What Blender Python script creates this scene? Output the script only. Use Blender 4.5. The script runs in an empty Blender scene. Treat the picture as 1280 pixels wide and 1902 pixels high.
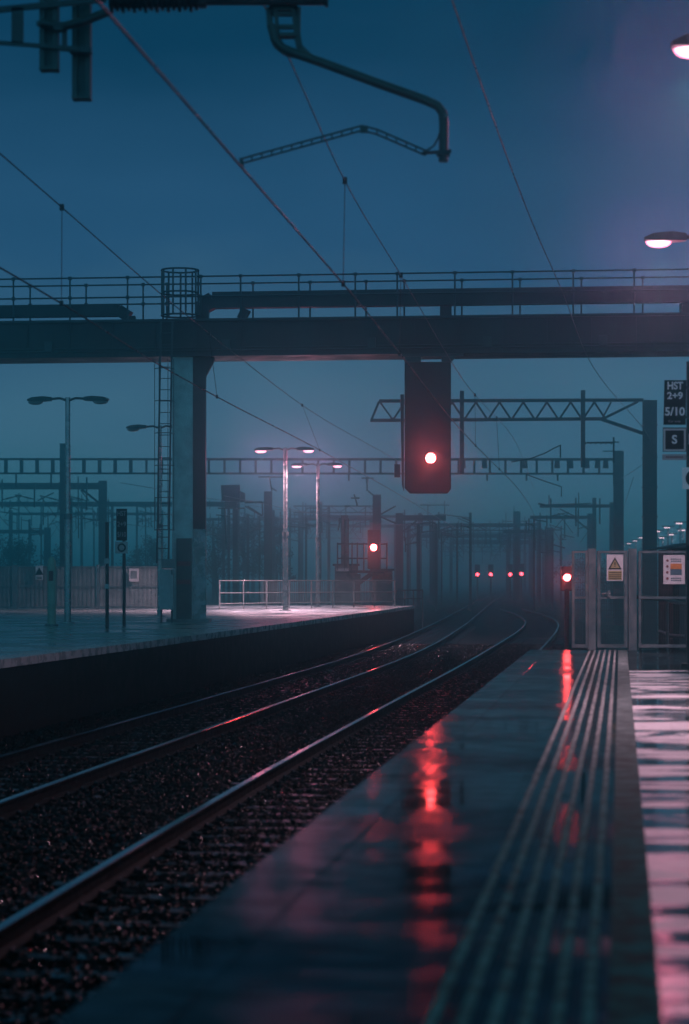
import bpy, math, random
import numpy as np
from mathutils import Vector, Matrix
random.seed(7)
rng = np.random.default_rng(11)
S = bpy.context.scene
COL = S.collection

# ------------------------------------------------------------------ camera, sky, sun, exposure
F = 4400.0; HY = 1075.0; CZ = 1.15          # focal length and horizon row in photo pixels, eye height over the platform
cam_d = bpy.data.cameras.new('camera'); cam = bpy.data.objects.new('camera', cam_d); COL.objects.link(cam)
cam.location = (0, 0, CZ); cam.rotation_euler = (math.pi / 2, 0, 0)
cam_d.sensor_fit = 'HORIZONTAL'; cam_d.sensor_width = 24.0; cam_d.lens = F / 1280 * 24.0
cam_d.shift_y = 124 / 1280; cam_d.clip_start = 0.1; cam_d.clip_end = 6000
cam_d.dof.use_dof = True; cam_d.dof.focus_distance = 62.0; cam_d.dof.aperture_fstop = 2.4
S.camera = cam

W = bpy.data.worlds.new('World'); S.world = W; W.use_nodes = True
nt = W.node_tree; nt.nodes.clear()
def N(t, typ, **kw):
    n = t.nodes.new(typ)
    for k, v in kw.items(): setattr(n, k, v)
    return n
out = N(nt, 'ShaderNodeOutputWorld'); bg = N(nt, 'ShaderNodeBackground')
tc = N(nt, 'ShaderNodeTexCoord'); sep = N(nt, 'ShaderNodeSeparateXYZ'); ramp = N(nt, 'ShaderNodeValToRGB')
nt.links.new(tc.outputs['Generated'], sep.inputs[0])
nz = N(nt, 'ShaderNodeTexNoise'); nz.inputs['Scale'].default_value = 5.0; nz.inputs['Detail'].default_value = 4
mp = N(nt, 'ShaderNodeMapping'); mp.inputs['Scale'].default_value = (1, 1, 3)
nt.links.new(tc.outputs['Generated'], mp.inputs[0]); nt.links.new(mp.outputs[0], nz.inputs['Vector'])
ma = N(nt, 'ShaderNodeMath', operation='MULTIPLY_ADD'); ma.inputs[1].default_value = 0.13; ma.inputs[2].default_value = -0.065
nt.links.new(nz.outputs[0], ma.inputs[0])
ad = N(nt, 'ShaderNodeMath', operation='ADD'); nt.links.new(sep.outputs[2], ad.inputs[0]); nt.links.new(ma.outputs[0], ad.inputs[1])
nt.links.new(ad.outputs[0], ramp.inputs[0])
cr = ramp.color_ramp
SKY = [(0.0, (.036, .165, .215)), (0.06, (.060, .155, .240)), (0.14, (.020, .086, .180)), (0.24, (.003, .043, .096)), (0.5, (.006, .054, .080)), (1.0, (.008, .066, .080))]
while len(cr.elements) < len(SKY): cr.elements.new(0.5)
for e, (p, c) in zip(cr.elements, SKY): e.position = p; e.color = (*c, 1)
nt.links.new(ramp.outputs[0], bg.inputs[0])
# sky brightened behind the camera: unseen fill added to light signs, column and fence
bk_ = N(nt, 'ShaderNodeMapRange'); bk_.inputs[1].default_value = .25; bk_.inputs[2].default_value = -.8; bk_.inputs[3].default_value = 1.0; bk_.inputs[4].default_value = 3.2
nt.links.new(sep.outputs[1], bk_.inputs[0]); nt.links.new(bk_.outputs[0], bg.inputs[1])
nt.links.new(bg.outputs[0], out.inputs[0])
sun_d = bpy.data.lights.new('sun', 'SUN'); sun = bpy.data.objects.new('sun', sun_d); COL.objects.link(sun)
sun_d.energy = 0.02; sun_d.angle = math.radians(40); sun_d.color = (1, .92, .88); sun.rotation_euler = (math.radians(35), 0, math.radians(-150))
S.view_settings.view_transform = 'Standard'; S.view_settings.look = 'None'; S.view_settings.exposure = 0; S.view_settings.gamma = 1
cy = S.cycles
cy.max_bounces = 5; cy.diffuse_bounces = 2; cy.glossy_bounces = 3; cy.transmission_bounces = 2; cy.volume_bounces = 3
cy.caustics_reflective = False; cy.caustics_refractive = False; cy.sample_clamp_indirect = 2.5; cy.sample_clamp_direct = 0
try: cy.use_denoising = True; cy.denoiser = 'OPENIMAGEDENOISE'
except Exception: pass

# ------------------------------------------------------------------ helpers
def at(px, py, Y):                      # a photo pixel at depth Y
    return Vector(((px - 640) * Y / F, Y, CZ + (HY - py) * Y / F))
def on(px, py, z):                      # a photo pixel on the level z
    Y = F * (CZ - z) / (py - HY); return Vector(((px - 640) * Y / F, Y, z))
def lerp(tab, y):
    return float(np.interp(y, [a for a, b in tab], [b for a, b in tab]))

class MB:
    def __init__(s): s.v = []; s.f = []; s.m = []; s.sm = []
    def add(s, vs, fs, mi=0, smooth=False):
        b = len(s.v); s.v += [tuple(p) for p in vs]
        for q in fs: s.f.append(tuple(i + b for i in q)); s.m.append(mi); s.sm.append(smooth)
        return s
    def box(s, c, d, rz=0.0, mi=0, taper=1.0):
        c = Vector(c); x, y, z = d[0] / 2, d[1] / 2, d[2] / 2; R = Matrix.Rotation(rz, 3, 'Z')
        vs = [c + R @ Vector((sx * x * (taper if sz > 0 else 1), sy * y * (taper if sz > 0 else 1), sz * z)) for sz in (-1, 1) for sx, sy in ((-1, -1), (1, -1), (1, 1), (-1, 1))]
        return s.add(vs, [(3, 2, 1, 0), (4, 5, 6, 7), (0, 1, 5, 4), (1, 2, 6, 5), (2, 3, 7, 6), (3, 0, 4, 7)], mi)
    def bar(s, a, b, w, h=None, mi=0, up=(0, 0, 1)):
        a, b = Vector(a), Vector(b); h = h or w; t = (b - a).normalized(); u = Vector(up)
        if abs(t.dot(u)) > .95: u = Vector((0, 1, 0))
        x = t.cross(u).normalized() * w / 2; z = x.cross(t).normalized() * h / 2
        vs = [p + o for p in (a, b) for o in (-x - z, x - z, x + z, -x + z)]
        return s.add(vs, [(0, 1, 2, 3), (7, 6, 5, 4), (0, 4, 5, 1), (1, 5, 6, 2), (2, 6, 7, 3), (3, 7, 4, 0)], mi)
    def tube(s, pts, r, n=8, mi=0, caps=True):
        pts = [Vector(p) for p in pts]; k = len(pts); rs = r if isinstance(r, (list, tuple)) else [r] * k; rings = []; prev = None
        for i, p in enumerate(pts):
            t = (pts[min(i + 1, k - 1)] - pts[max(i - 1, 0)]).normalized()
            u = prev if prev is not None else (Vector((0, 0, 1)) if abs(t.z) < .9 else Vector((0, 1, 0)))
            x = t.cross(u).normalized(); y = x.cross(t).normalized(); prev = y
            rings.append([p + (x * math.cos(2 * math.pi * j / n) + y * math.sin(2 * math.pi * j / n)) * rs[i] for j in range(n)])
        vs = [p for q in rings for p in q]
        fs = [(i * n + j, i * n + (j + 1) % n, (i + 1) * n + (j + 1) % n, (i + 1) * n + j) for i in range(k - 1) for j in range(n)]
        s.add(vs, fs, mi, True)
        if caps: s.add(rings[0], [tuple(range(n))][::-1], mi); s.add(rings[-1], [tuple(range(n))], mi)
        return s
    def prism(s, outl, d, mi=0):         # outline = list of points, extruded by vector d
        n = len(outl); o = [Vector(p) for p in outl]; d = Vector(d)
        return s.add(o + [p + d for p in o], [tuple(range(n))[::-1], tuple(range(n, 2 * n))] + [(i, (i + 1) % n, n + (i + 1) % n, n + i) for i in range(n)], mi)
    def disc(s, c, r, depth, n=20, axis='Y', mi=0, smooth=False):
        c = Vector(c)
        ring = [c + Vector((math.cos(2 * math.pi * j / n) * r, 0, math.sin(2 * math.pi * j / n) * r)) if axis == 'Y' else c + Vector((math.cos(2 * math.pi * j / n) * r, math.sin(2 * math.pi * j / n) * r, 0)) for j in range(n)]
        return s.prism(ring, (0, depth, 0) if axis == 'Y' else (0, 0, depth), mi)
    def build(s, name, mat, parent=None, bevel=0):
        me = bpy.data.meshes.new(name)
        o0 = Vector((0, 0, 0)); p = parent
        while p is not None: o0 = o0 + p.location; p = p.parent
        me.from_pydata([(a - o0.x, b - o0.y, c - o0.z) for a, b, c in s.v], [], s.f)
        for m in (mat if isinstance(mat, (list, tuple)) else [mat]): me.materials.append(m)
        me.polygons.foreach_set('material_index', s.m); me.polygons.foreach_set('use_smooth', s.sm); me.update()
        o = bpy.data.objects.new(name, me); COL.objects.link(o)
        if parent is not None: o.parent = parent
        if bevel:
            b = o.modifiers.new('bevel', 'BEVEL'); b.width = bevel; b.segments = 2; b.limit_method = 'ANGLE'
        return o

def tag(o, label=None, cat=None, group=None, kind=None):
    if label: o['label'] = label
    if cat: o['category'] = cat
    if group: o['group'] = group
    if kind: o['kind'] = kind
    return o
def thing(name, label, cat, loc, group=None):
    o = bpy.data.objects.new(name, None); COL.objects.link(o); o.location = loc; o.empty_display_size = .2
    return tag(o, label, cat, group)
def text(s, size, c, mat, parent, depth=.004, bold=.0, w=None):
    cu = bpy.data.curves.new('lettering', 'FONT'); cu.body = s; cu.size = size; cu.extrude = depth / 2; cu.offset = bold
    cu.align_x = 'CENTER'; cu.align_y = 'CENTER'
    t = bpy.data.objects.new('lettering_source', cu); COL.objects.link(t)
    dg = bpy.context.evaluated_depsgraph_get(); me = bpy.data.meshes.new_from_object(t.evaluated_get(dg))
    bpy.data.objects.remove(t); me.materials.clear(); me.materials.append(mat)
    xs = [v.co.x for v in me.vertices]; k = 1 if not w else w / (max(xs) - min(xs))
    o0 = Vector((0, 0, 0)); p = parent
    while p is not None: o0 += p.location; p = p.parent
    c = Vector(c) - o0
    for v in me.vertices: v.co = Vector((c.x + v.co.x * k, c.y - v.co.z, c.z + v.co.y))
    o = bpy.data.objects.new('lettering', me); COL.objects.link(o); o.parent = parent
    return o

# ------------------------------------------------------------------ materials
MATS = {}
def mat(name, base, rough=.5, metal=0, var=.25, scale=3.0, base2=None, stretch=(1, 1, 1), bump=0.0, bscale=40.0, rvar=.12, spec=.5, cov=(.4, .62), world=False, bdist=.02):
    m = bpy.data.materials.new(name); m.use_nodes = True; t = m.node_tree; b = t.nodes['Principled BSDF']
    tcn = N(t, 'ShaderNodeTexCoord'); mpn = N(t, 'ShaderNodeMapping'); mpn.inputs['Scale'].default_value = stretch
    t.links.new(tcn.outputs['Object'], mpn.inputs[0])
    n1 = N(t, 'ShaderNodeTexNoise'); n1.inputs['Scale'].default_value = scale; n1.inputs['Detail'].default_value = 6; n1.inputs['Roughness'].default_value = .62
    t.links.new(mpn.outputs[0], n1.inputs['Vector'])
    r = N(t, 'ShaderNodeValToRGB'); t.links.new(n1.outputs[0], r.inputs[0])
    b2 = base2 or tuple(c * (1 - var) for c in base)
    r.color_ramp.elements[0].position = cov[0]; r.color_ramp.elements[1].position = cov[1]
    r.color_ramp.elements[0].color = (*b2, 1); r.color_ramp.elements[1].color = (*base, 1)
    t.links.new(r.outputs[0], b.inputs['Base Color'])
    mr = N(t, 'ShaderNodeMapRange'); mr.inputs[1].default_value = cov[0]; mr.inputs[2].default_value = cov[1]
    mr.inputs[3].default_value = max(.02, rough - rvar); mr.inputs[4].default_value = rough + rvar
    t.links.new(n1.outputs[0], mr.inputs[0]); t.links.new(mr.outputs[0], b.inputs['Roughness'])
    b.inputs['Metallic'].default_value = metal; b.inputs['Specular IOR Level'].default_value = spec
    if bump:
        n2 = N(t, 'ShaderNodeTexNoise'); n2.inputs['Scale'].default_value = bscale; n2.inputs['Detail'].default_value = 4
        t.links.new(mpn.outputs[0], n2.inputs['Vector'])
        bp = N(t, 'ShaderNodeBump'); bp.inputs['Strength'].default_value = bump; bp.inputs['Distance'].default_value = bdist
        t.links.new(n2.outputs[0], bp.inputs['Height']); t.links.new(bp.outputs[0], b.inputs['Normal'])
    MATS[name] = m; return m
def emis(name, col, k):
    m = bpy.data.materials.new(name); m.use_nodes = True; b = m.node_tree.nodes['Principled BSDF']
    b.inputs['Base Color'].default_value = (.1, .1, .1, 1); b.inputs['Emission Color'].default_value = (*col, 1); b.inputs['Emission Strength'].default_value = k
    return m
STEEL = mat('painted_steel', (.045, .052, .055), .45, 0, .4, 4, bump=.1)
BEAM = mat('brown_painted_steel', (.034, .025, .024), .5, 0, .65, 1.6, stretch=(1, 1, .25), bump=.15)
GALV = mat('galvanised_steel', (.17, .19, .19), .42, .6, .35, 5, bump=.1)
DARKGALV = mat('weathered_galvanised_steel', (.085, .105, .10), .5, .3, .4, 3, bump=.1)
POLE = mat('wet_lamp_pole_steel', (.28, .28, .28), .25, .8, .3, 6)
CONC = mat('wet_concrete', (.24, .25, .24), .4, 0, .5, 2.5, bump=.2)
GREYCOL = mat('grey_column_paint', (.50, .60, .58), .42, 0, .35, 1.5, bump=.1)
BLACK = mat('black_enamel', (.018, .015, .014), .42, 0, .3, 3)
SIGN_K = mat('black_sign_plate', (.010, .013, .014), .6, 0, .2, 6, spec=.15)
WHITE = mat('white_sign_paint', (.55, .55, .54), .5, 0, .15, 8)
PALE = mat('pale_cabinet_paint', (.42, .40, .40), .45, 0, .25, 5)
YELLOW = mat('yellow_sign_paint', (.36, .30, .14), .45, 0, .2, 6)
ORANGE = mat('orange_sign_paint', (.55, .20, .05), .45, 0, .2, 6)
BLUEGREY = mat('blue_grey_print', (.06, .12, .15), .45, 0, .3, 8)
RED = mat('dull_red_paint', (.20, .03, .03), .45, 0, .3, 6)
REDP = mat('orange_red_panel', (.55, .09, .05), .45, 0, .3, 3)
WIRE = mat('wet_copper_wire', (.030, .048, .046), .38, .2, .3, 2, spec=.3)
INSUL = mat('brown_insulator_glaze', (.03, .022, .02), .25, 0, .3, 6)
RAILTOP = mat('polished_rail_head', (.42, .42, .42), .16, 1, .25, 2, stretch=(1, .05, 1), rvar=.07)
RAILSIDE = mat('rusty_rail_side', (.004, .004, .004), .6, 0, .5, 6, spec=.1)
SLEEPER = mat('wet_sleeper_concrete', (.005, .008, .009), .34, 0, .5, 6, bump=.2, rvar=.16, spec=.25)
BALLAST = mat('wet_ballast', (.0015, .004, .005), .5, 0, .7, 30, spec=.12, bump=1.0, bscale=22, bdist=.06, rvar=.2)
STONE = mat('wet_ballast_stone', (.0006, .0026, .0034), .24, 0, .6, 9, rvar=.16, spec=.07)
GROUND = mat('dark_wet_ground', (.030, .038, .034), .6, 0, .5, .4, bump=.6, bscale=6, bdist=.1)
ASPH = mat('wet_asphalt', (.006, .008, .009), .13, 0, .4, .9, stretch=(.8, 1.0, 1), bump=.035, bscale=7, rvar=.08, bdist=.02, spec=.25)
def asphalt_mat(name='wet_asphalt', f0=.25, f1=.65):
    m = bpy.data.materials.new(name); m.use_nodes = True; t = m.node_tree; b = t.nodes['Principled BSDF']; b.inputs['Specular IOR Level'].default_value = .10
    tcn = N(t, 'ShaderNodeTexCoord'); mpn = N(t, 'ShaderNodeMapping'); mpn.inputs['Rotation'].default_value = (0, 0, .116); mpn.inputs['Scale'].default_value = (.8, 1.5, 1); t.links.new(tcn.outputs['Object'], mpn.inputs[0])
    def noise(sc, det, src=mpn):
        n = N(t, 'ShaderNodeTexNoise'); n.inputs['Scale'].default_value = sc; n.inputs['Detail'].default_value = det; n.inputs['Roughness'].default_value = .6; t.links.new(src.outputs[0 if src is mpn else 'Object'], n.inputs['Vector']); return n
    a = noise(.42, 6); gr = noise(130, 2, tcn); rp = noise(1.7, 4); st = noise(5, 5)
    def rng_(src, a0, a1, b0, b1):
        r = N(t, 'ShaderNodeMapRange'); r.inputs[1].default_value = a0; r.inputs[2].default_value = a1; r.inputs[3].default_value = b0; r.inputs[4].default_value = b1; t.links.new(src.outputs[0], r.inputs[0]); return r
    c = N(t, 'ShaderNodeValToRGB'); c.color_ramp.elements[0].position = .35; c.color_ramp.elements[1].position = .7; c.color_ramp.elements[0].color = (.002, .004, .005, 1); c.color_ramp.elements[1].color = (.006, .010, .010, 1)
    t.links.new(st.outputs[0], c.inputs[0]); t.links.new(c.outputs[0], b.inputs['Base Color'])
    r1 = rng_(a, .42, .66, .05, .15); t.links.new(r1.outputs[0], b.inputs['Roughness'])
    # thin film of water is flat; where it has drained the grit stands out
    k = rng_(a, .42, .62, .0, 1.0); mu = N(t, 'ShaderNodeMath', operation='MULTIPLY'); t.links.new(gr.outputs[0], mu.inputs[0]); t.links.new(k.outputs[0], mu.inputs[1])
    b1 = N(t, 'ShaderNodeBump'); b1.inputs['Strength'].default_value = .22; b1.inputs['Distance'].default_value = .004; t.links.new(mu.outputs[0], b1.inputs['Height'])
    b2 = N(t, 'ShaderNodeBump'); b2.inputs['Strength'].default_value = .055; b2.inputs['Distance'].default_value = .02; t.links.new(rp.outputs[0], b2.inputs['Height']); t.links.new(b1.outputs[0], b2.inputs['Normal']); t.links.new(b2.outputs[0], b.inputs['Normal'])
    # stone chippings break the water film: part of every patch is bare, dull grain
    df = N(t, 'ShaderNodeBsdfDiffuse'); df.inputs[0].default_value = (.004, .008, .009, 1); mxs = N(t, 'ShaderNodeMixShader'); fr = rng_(gr, .35, .65, f0, f1); pt = rng_(st, .3, .7, -.22, .26); sm = N(t, 'ShaderNodeMath', operation='ADD'); sm.use_clamp = True
    t.links.new(fr.outputs[0], sm.inputs[0]); t.links.new(pt.outputs[0], sm.inputs[1]); t.links.new(sm.outputs[0], mxs.inputs[0]); t.links.new(b.outputs[0], mxs.inputs[1]); t.links.new(df.outputs[0], mxs.inputs[2]); t.links.new(mxs.outputs[0], t.nodes['Material Output'].inputs['Surface'])
    return m
ASPH = asphalt_mat(); TACT = asphalt_mat('wet_tactile_slab', .30, .7); COPING = asphalt_mat('wet_coping_stone', .20, .6)
ROUGHASPH = mat('coarse_asphalt_band', (.15, .20, .195), .75, 0, .8, 6, bump=.6, bscale=60, rvar=.1, spec=.04)
RIB = mat('worn_tactile_rib', (.26, .28, .27), .8, 0, .4, 9, base2=(.05, .065, .065), bump=.5, bscale=70, cov=(.38, .56), spec=.08)
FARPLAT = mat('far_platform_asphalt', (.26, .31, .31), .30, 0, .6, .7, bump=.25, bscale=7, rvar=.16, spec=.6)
WALLD = mat('platform_wall_brick', (.010, .010, .010), .75, 0, .5, 3, bump=.4, bscale=20, spec=.12)
FENCEP = mat('fence_panel_steel', (.17, .21, .21), .5, 0, .3, 2)
LEAF = mat('dark_leaves', (.030, .050, .034), .8, 0, .6, 1.5, spec=.08)
BARK = mat('bark', (.05, .042, .035), .8, 0, .4, 6)
LENS = emis('lit_lamp_glass', (1.0, .34, .50), 4.2)
lt = LENS.node_tree; lb = lt.nodes['Principled BSDF']; lw = N(lt, 'ShaderNodeLayerWeight'); lw.inputs[0].default_value = .5     # frosted bowl: hot middle, pinker dimmer rim
lr_ = N(lt, 'ShaderNodeValToRGB'); lt.links.new(lw.outputs['Facing'], lr_.inputs[0]); le = lr_.color_ramp.elements
le[0].position = .0; le[0].color = (1, .46, .60, 1); le[1].position = .85; le[1].color = (.30, .05, .11, 1)
lt.links.new(lr_.outputs[0], lb.inputs['Emission Color'])
LENS_FAR = emis('small_lit_lamp_glass', (1.0, .66, .76), 2.5)
LENS_OFF = mat('unlit_lamp_glass', (.35, .36, .36), .2)
REDLENS = emis('lit_red_signal_glass', (1.0, .060, .062), 150)
REDLENS_FAR = emis('distant_red_signal_glass', (1.0, .06, .09), 18)
LAMP_COL = (1.0, .56, .70)

# light-coloured wet paving: flags with open joints, drying patches and shallow puddles
def paving_mat():
    m = bpy.data.materials.new('wet_pale_paving'); m.use_nodes = True; t = m.node_tree; b = t.nodes['Principled BSDF']
    tcn = N(t, 'ShaderNodeTexCoord')
    mpn = N(t, 'ShaderNodeMapping'); mpn.inputs['Rotation'].default_value = (0, 0, .116); mpn.inputs['Scale'].default_value = (.55, 1.25, 1); t.links.new(tcn.outputs['Object'], mpn.inputs[0])
    n1 = N(t, 'ShaderNodeTexNoise'); n1.inputs['Scale'].default_value = 1.15; n1.inputs['Detail'].default_value = 7; n1.inputs['Roughness'].default_value = .62; n1.inputs['Distortion'].default_value = 1.1
    t.links.new(mpn.outputs[0], n1.inputs['Vector'])
    br = N(t, 'ShaderNodeTexBrick'); br.inputs['Scale'].default_value = 1.0; br.inputs['Brick Width'].default_value = .9; br.inputs['Row Height'].default_value = .9
    br.inputs['Mortar Size'].default_value = .008; br.inputs['Mortar Smooth'].default_value = .6
    br.inputs['Color1'].default_value = (.50, .52, .52, 1); br.inputs['Color2'].default_value = (.40, .42, .42, 1); br.inputs['Mortar'].default_value = (.34, .37, .37, 1)
    nd = N(t, 'ShaderNodeTexNoise'); nd.inputs['Scale'].default_value = 2.2; nd.inputs['Detail'].default_value = 3; t.links.new(tcn.outputs['Object'], nd.inputs['Vector'])
    vd = N(t, 'ShaderNodeVectorMath', operation='MULTIPLY_ADD'); vd.inputs[1].default_value = (.10, .16, 0); t.links.new(nd.outputs['Color'], vd.inputs[0]); mr0 = N(t, 'ShaderNodeMapping'); mr0.inputs['Rotation'].default_value = (0, 0, .116); t.links.new(tcn.outputs['Object'], mr0.inputs[0]); t.links.new(mr0.outputs[0], vd.inputs[2]); t.links.new(vd.outputs[0], br.inputs['Vector'])
    b.inputs['Specular IOR Level'].default_value = .55
    r = N(t, 'ShaderNodeValToRGB'); r.color_ramp.elements[0].position = .455; r.color_ramp.elements[1].position = .515; t.links.new(n1.outputs[0], r.inputs[0])
    r.color_ramp.elements[0].color = (.02, .05, .05, 1); r.color_ramp.elements[1].color = (1, 1, 1, 1)
    mx = N(t, 'ShaderNodeMix', data_type='RGBA', blend_type='MULTIPLY'); mx.inputs[0].default_value = 1
    t.links.new(br.outputs['Color'], mx.inputs[6]); t.links.new(r.outputs[0], mx.inputs[7]); t.links.new(mx.outputs[2], b.inputs['Base Color'])
    mr = N(t, 'ShaderNodeMapRange'); mr.inputs[1].default_value = .44; mr.inputs[2].default_value = .58; mr.inputs[3].default_value = .05; mr.inputs[4].default_value = .42
    t.links.new(n1.outputs[0], mr.inputs[0])
    m2 = N(t, 'ShaderNodeMath', operation='MULTIPLY_ADD'); m2.inputs[1].default_value = -.03; t.links.new(br.outputs['Fac'], m2.inputs[0]); t.links.new(mr.outputs[0], m2.inputs[2])
    m3 = N(t, 'ShaderNodeMath', operation='MAXIMUM'); m3.inputs[1].default_value = .045; t.links.new(m2.outputs[0], m3.inputs[0]); t.links.new(m3.outputs[0], b.inputs['Roughness'])
    n2 = N(t, 'ShaderNodeTexNoise'); n2.inputs['Scale'].default_value = 5; n2.inputs['Detail'].default_value = 4; t.links.new(mpn.outputs[0], n2.inputs['Vector'])
    bp = N(t, 'ShaderNodeBump'); bp.inputs['Strength'].default_value = .25; bp.inputs['Distance'].default_value = .02
    t.links.new(n2.outputs[0], bp.inputs['Height']); t.links.new(bp.outputs[0], b.inputs['Normal'])
    return m
PAVE = paving_mat()

# ------------------------------------------------------------------ the lie of the line
RZ = -0.915                                              # rail top
EDGE = lambda y: -.729 + .1165 * (y - 6.29)              # near platform edge
PEND = 38.2                                              # near platform end
FEDGE = [(4, -8.7), (20, -6.65), (33.7, -4.85), (44, -3.55), (67.5, -.75), (92, 2.0), (101, 3.0)]
TR1 = [(-6, -3.3), (5, -2.15), (14, -1.30), (23, -.37), (36.3, 1.15), (55, 3.35), (80, 6.15), (95, 7.75), (107, 8.90), (118, 9.75), (130, 10.42), (140, 10.85), (150, 11.15), (162, 11.4)]
TR2 = [(-6, -7.0), (5, -5.9), (14, -4.85), (22, -3.95), (35.6, -2.3), (64, 1.0), (104, 4.45), (140, 7.15), (222, 13.2), (320, 21.0), (460, 33.0)]
def smooth(tab, ys):
    y = np.array([a for a, b in tab], float); x = np.array([b for a, b in tab], float)
    m = np.gradient(x, y); res = []
    for q in ys:
        i = int(np.clip(np.searchsorted(y, q) - 1, 0, len(y) - 2)); h = y[i + 1] - y[i]; t = (q - y[i]) / h
        res.append((2 * t**3 - 3 * t**2 + 1) * x[i] + (t**3 - 2 * t**2 + t) * h * m[i] + (-2 * t**3 + 3 * t**2) * x[i + 1] + (t**3 - t**2) * h * m[i + 1])
    return np.array(res)

# ground, one sheet
g = MB(); g.add([(-500, -70, -1.32), (500, -70, -1.32), (500, 1000, -1.32), (-500, 1000, -1.32)], [(0, 1, 2, 3)])
tag(g.build('ground', GROUND), 'dark wet ground stretching away into the mist', kind='structure')

# ballast bed
b = MB(); ys = [-5 + i * 1.5 for i in range(315)]; prof = []
for y in ys:
    l = min(lerp(FEDGE, y) + .06 if y < 100 else 1e9, lerp(TR2, y) - 2.3) if y < 100 else lerp(TR2, y) - 2.6
    if y < 100: l = lerp(FEDGE, y) + .06
    r = EDGE(y) - .06 if y < PEND else (smooth(TR1, [min(y, 162)])[0] + 2.4)
    if y > 162: r = max(lerp(TR2, y) + 4.0, r - .02 * (y - 162))
    prof.append((l, r))
vs = []
for y, (l, r) in zip(ys, prof): vs += [(l - (0 if y < 100 else .5), y, -1.31 if y >= 100 else -1.12), (l + .25, y, -1.118), (r - .25, y, -1.118), (r + (0 if y < PEND else .5), y, -1.31 if y >= PEND else -1.12)]
fs = [(4 * i + k, 4 * i + k + 1, 4 * i + 5 + k, 4 * i + 4 + k) for i in range(len(ys) - 1) for k in range(3)]
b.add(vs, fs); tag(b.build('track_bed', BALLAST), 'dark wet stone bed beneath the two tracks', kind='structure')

# loose stones: nobody could count them
def stones():
    P = []
    def scatter(y0, y1, n, s0, s1):
        y = rng.uniform(y0, y1, n); l = np.interp(y, [a for a, b in FEDGE], [b for a, b in FEDGE]) + .15
        r = np.where(y < PEND, -.729 + .1165 * (y - 6.29) - .12, np.interp(y, [a for a, b in TR1], [b for a, b in TR1]) + 2.2)
        x = l + (r - l) * rng.uniform(0, 1, n); s = rng.uniform(s0, s1, n)
        c1 = np.interp(y, [a for a, b in TR1], [b for a, b in TR1]); c2 = np.interp(y, [a for a, b in TR2], [b for a, b in TR2])
        keep = np.ones(n, bool)
        for c in (c1, c2):
            for d in (-.75, .75): keep &= np.abs(x - c - d) > .11
        # sleepers show through: fewer stones over them
        for c in (c1, c2):
            over = (np.abs(x - c) < 1.3) & (np.abs((y % .65) - .325) < .13); keep &= ~(over & (rng.uniform(0, 1, n) < .45)); 
        z = -1.108 + rng.uniform(-.012, .036, n)
        P.append(np.stack([x, y, z, s], 1)[keep])
    scatter(9, 24, 46000, .015, .036); scatter(24, 45, 46000, .020, .040); scatter(45, 80, 24000, .03, .055)
    P_ = np.concatenate(P); n = len(P_)
    base = np.array([(sx, sy, sz) for sz in (-1, 1) for sx, sy in ((-1, -1), (1, -1), (1, 1), (-1, 1))], float) * .7
    q = np.array([(3, 2, 1, 0), (4, 5, 6, 7), (0, 1, 5, 4), (1, 2, 6, 5), (2, 3, 7, 6), (3, 0, 4, 7)])
    V = base[None] * (1 + rng.uniform(-.45, .35, (n, 8, 3))) * rng.uniform(.6, 1.2, (n, 1, 3))
    a = rng.uniform(0, 6.28, n); e = rng.uniform(-.8, .8, n)
    ca, sa, ce, se = np.cos(a)[:, None], np.sin(a)[:, None], np.cos(e)[:, None], np.sin(e)[:, None]
    x, y, z = V[..., 0], V[..., 1], V[..., 2]; y, z = y * ce - z * se, y * se + z * ce; x, y = x * ca - y * sa, x * sa + y * ca
    V = np.stack([x, y, z], 2) * P_[:, None, 3:4] + P_[:, None, :3]
    Q = (q[None] + (np.arange(n) * 8)[:, None, None]).reshape(-1)
    me = bpy.data.meshes.new('ballast_stones'); me.vertices.add(n * 8); me.vertices.foreach_set('co', V.reshape(-1))
    me.loops.add(len(Q)); me.loops.foreach_set('vertex_index', Q.astype(np.int32))
    me.polygons.add(n * 6); me.polygons.foreach_set('loop_start', np.arange(0, n * 24, 4, dtype=np.int32))
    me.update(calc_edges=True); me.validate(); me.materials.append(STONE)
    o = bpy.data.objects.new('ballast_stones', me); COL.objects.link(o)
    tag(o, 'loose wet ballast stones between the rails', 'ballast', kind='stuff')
stones()

# rails
def rail(tab, off, y0, y1, label):
    ys = list(np.arange(y0, min(y1, 60), .6)) + list(np.arange(max(y0, 60), y1 + .1, 1.5)); xs = smooth(tab, ys)
    prof = [(-.072, -.159), (.072, -.159), (.070, -.147), (.012, -.130), (.010, -.045), (.034, -.034), (.036, -.006), (.028, 0), (-.028, 0), (-.036, -.006), (-.034, -.034), (-.010, -.045), (-.012, -.130), (-.070, -.147)]
    m = MB(); k = len(prof); vs = []
    for i, y in enumerate(ys):
        h = np.gradient(xs, ys)[i] if i == 0 else (xs[i] - xs[i - 1]) / (ys[i] - ys[i - 1]); nx = 1 / math.sqrt(1 + h * h); ny = -h * nx
        for px, pz in prof: vs.append((xs[i] + (off + px) * nx, y + (off + px) * ny, RZ + pz))
    base = 0; m.v = vs
    for i in range(len(ys) - 1):
        for j in range(k):
            m.f.append((i * k + j, i * k + (j + 1) % k, (i + 1) * k + (j + 1) % k, (i + 1) * k + j)); m.m.append(0 if 6 <= j <= 8 else 1); m.sm.append(False)
    tag(m.build('rail', [RAILTOP, RAILSIDE]), label, 'rail', 'running rails')
rail(TR1, -.7525, -4, 162, 'boldest rail crossing the lower left, next to the wet near platform')
rail(TR1, .7525, -4, 162, 'rail tucked under the tactile platform edge, showing only beyond the platform end')
rail(TR2, .7525, -4, 420, 'middle rail with shining top, right rail of the far track')
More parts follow.
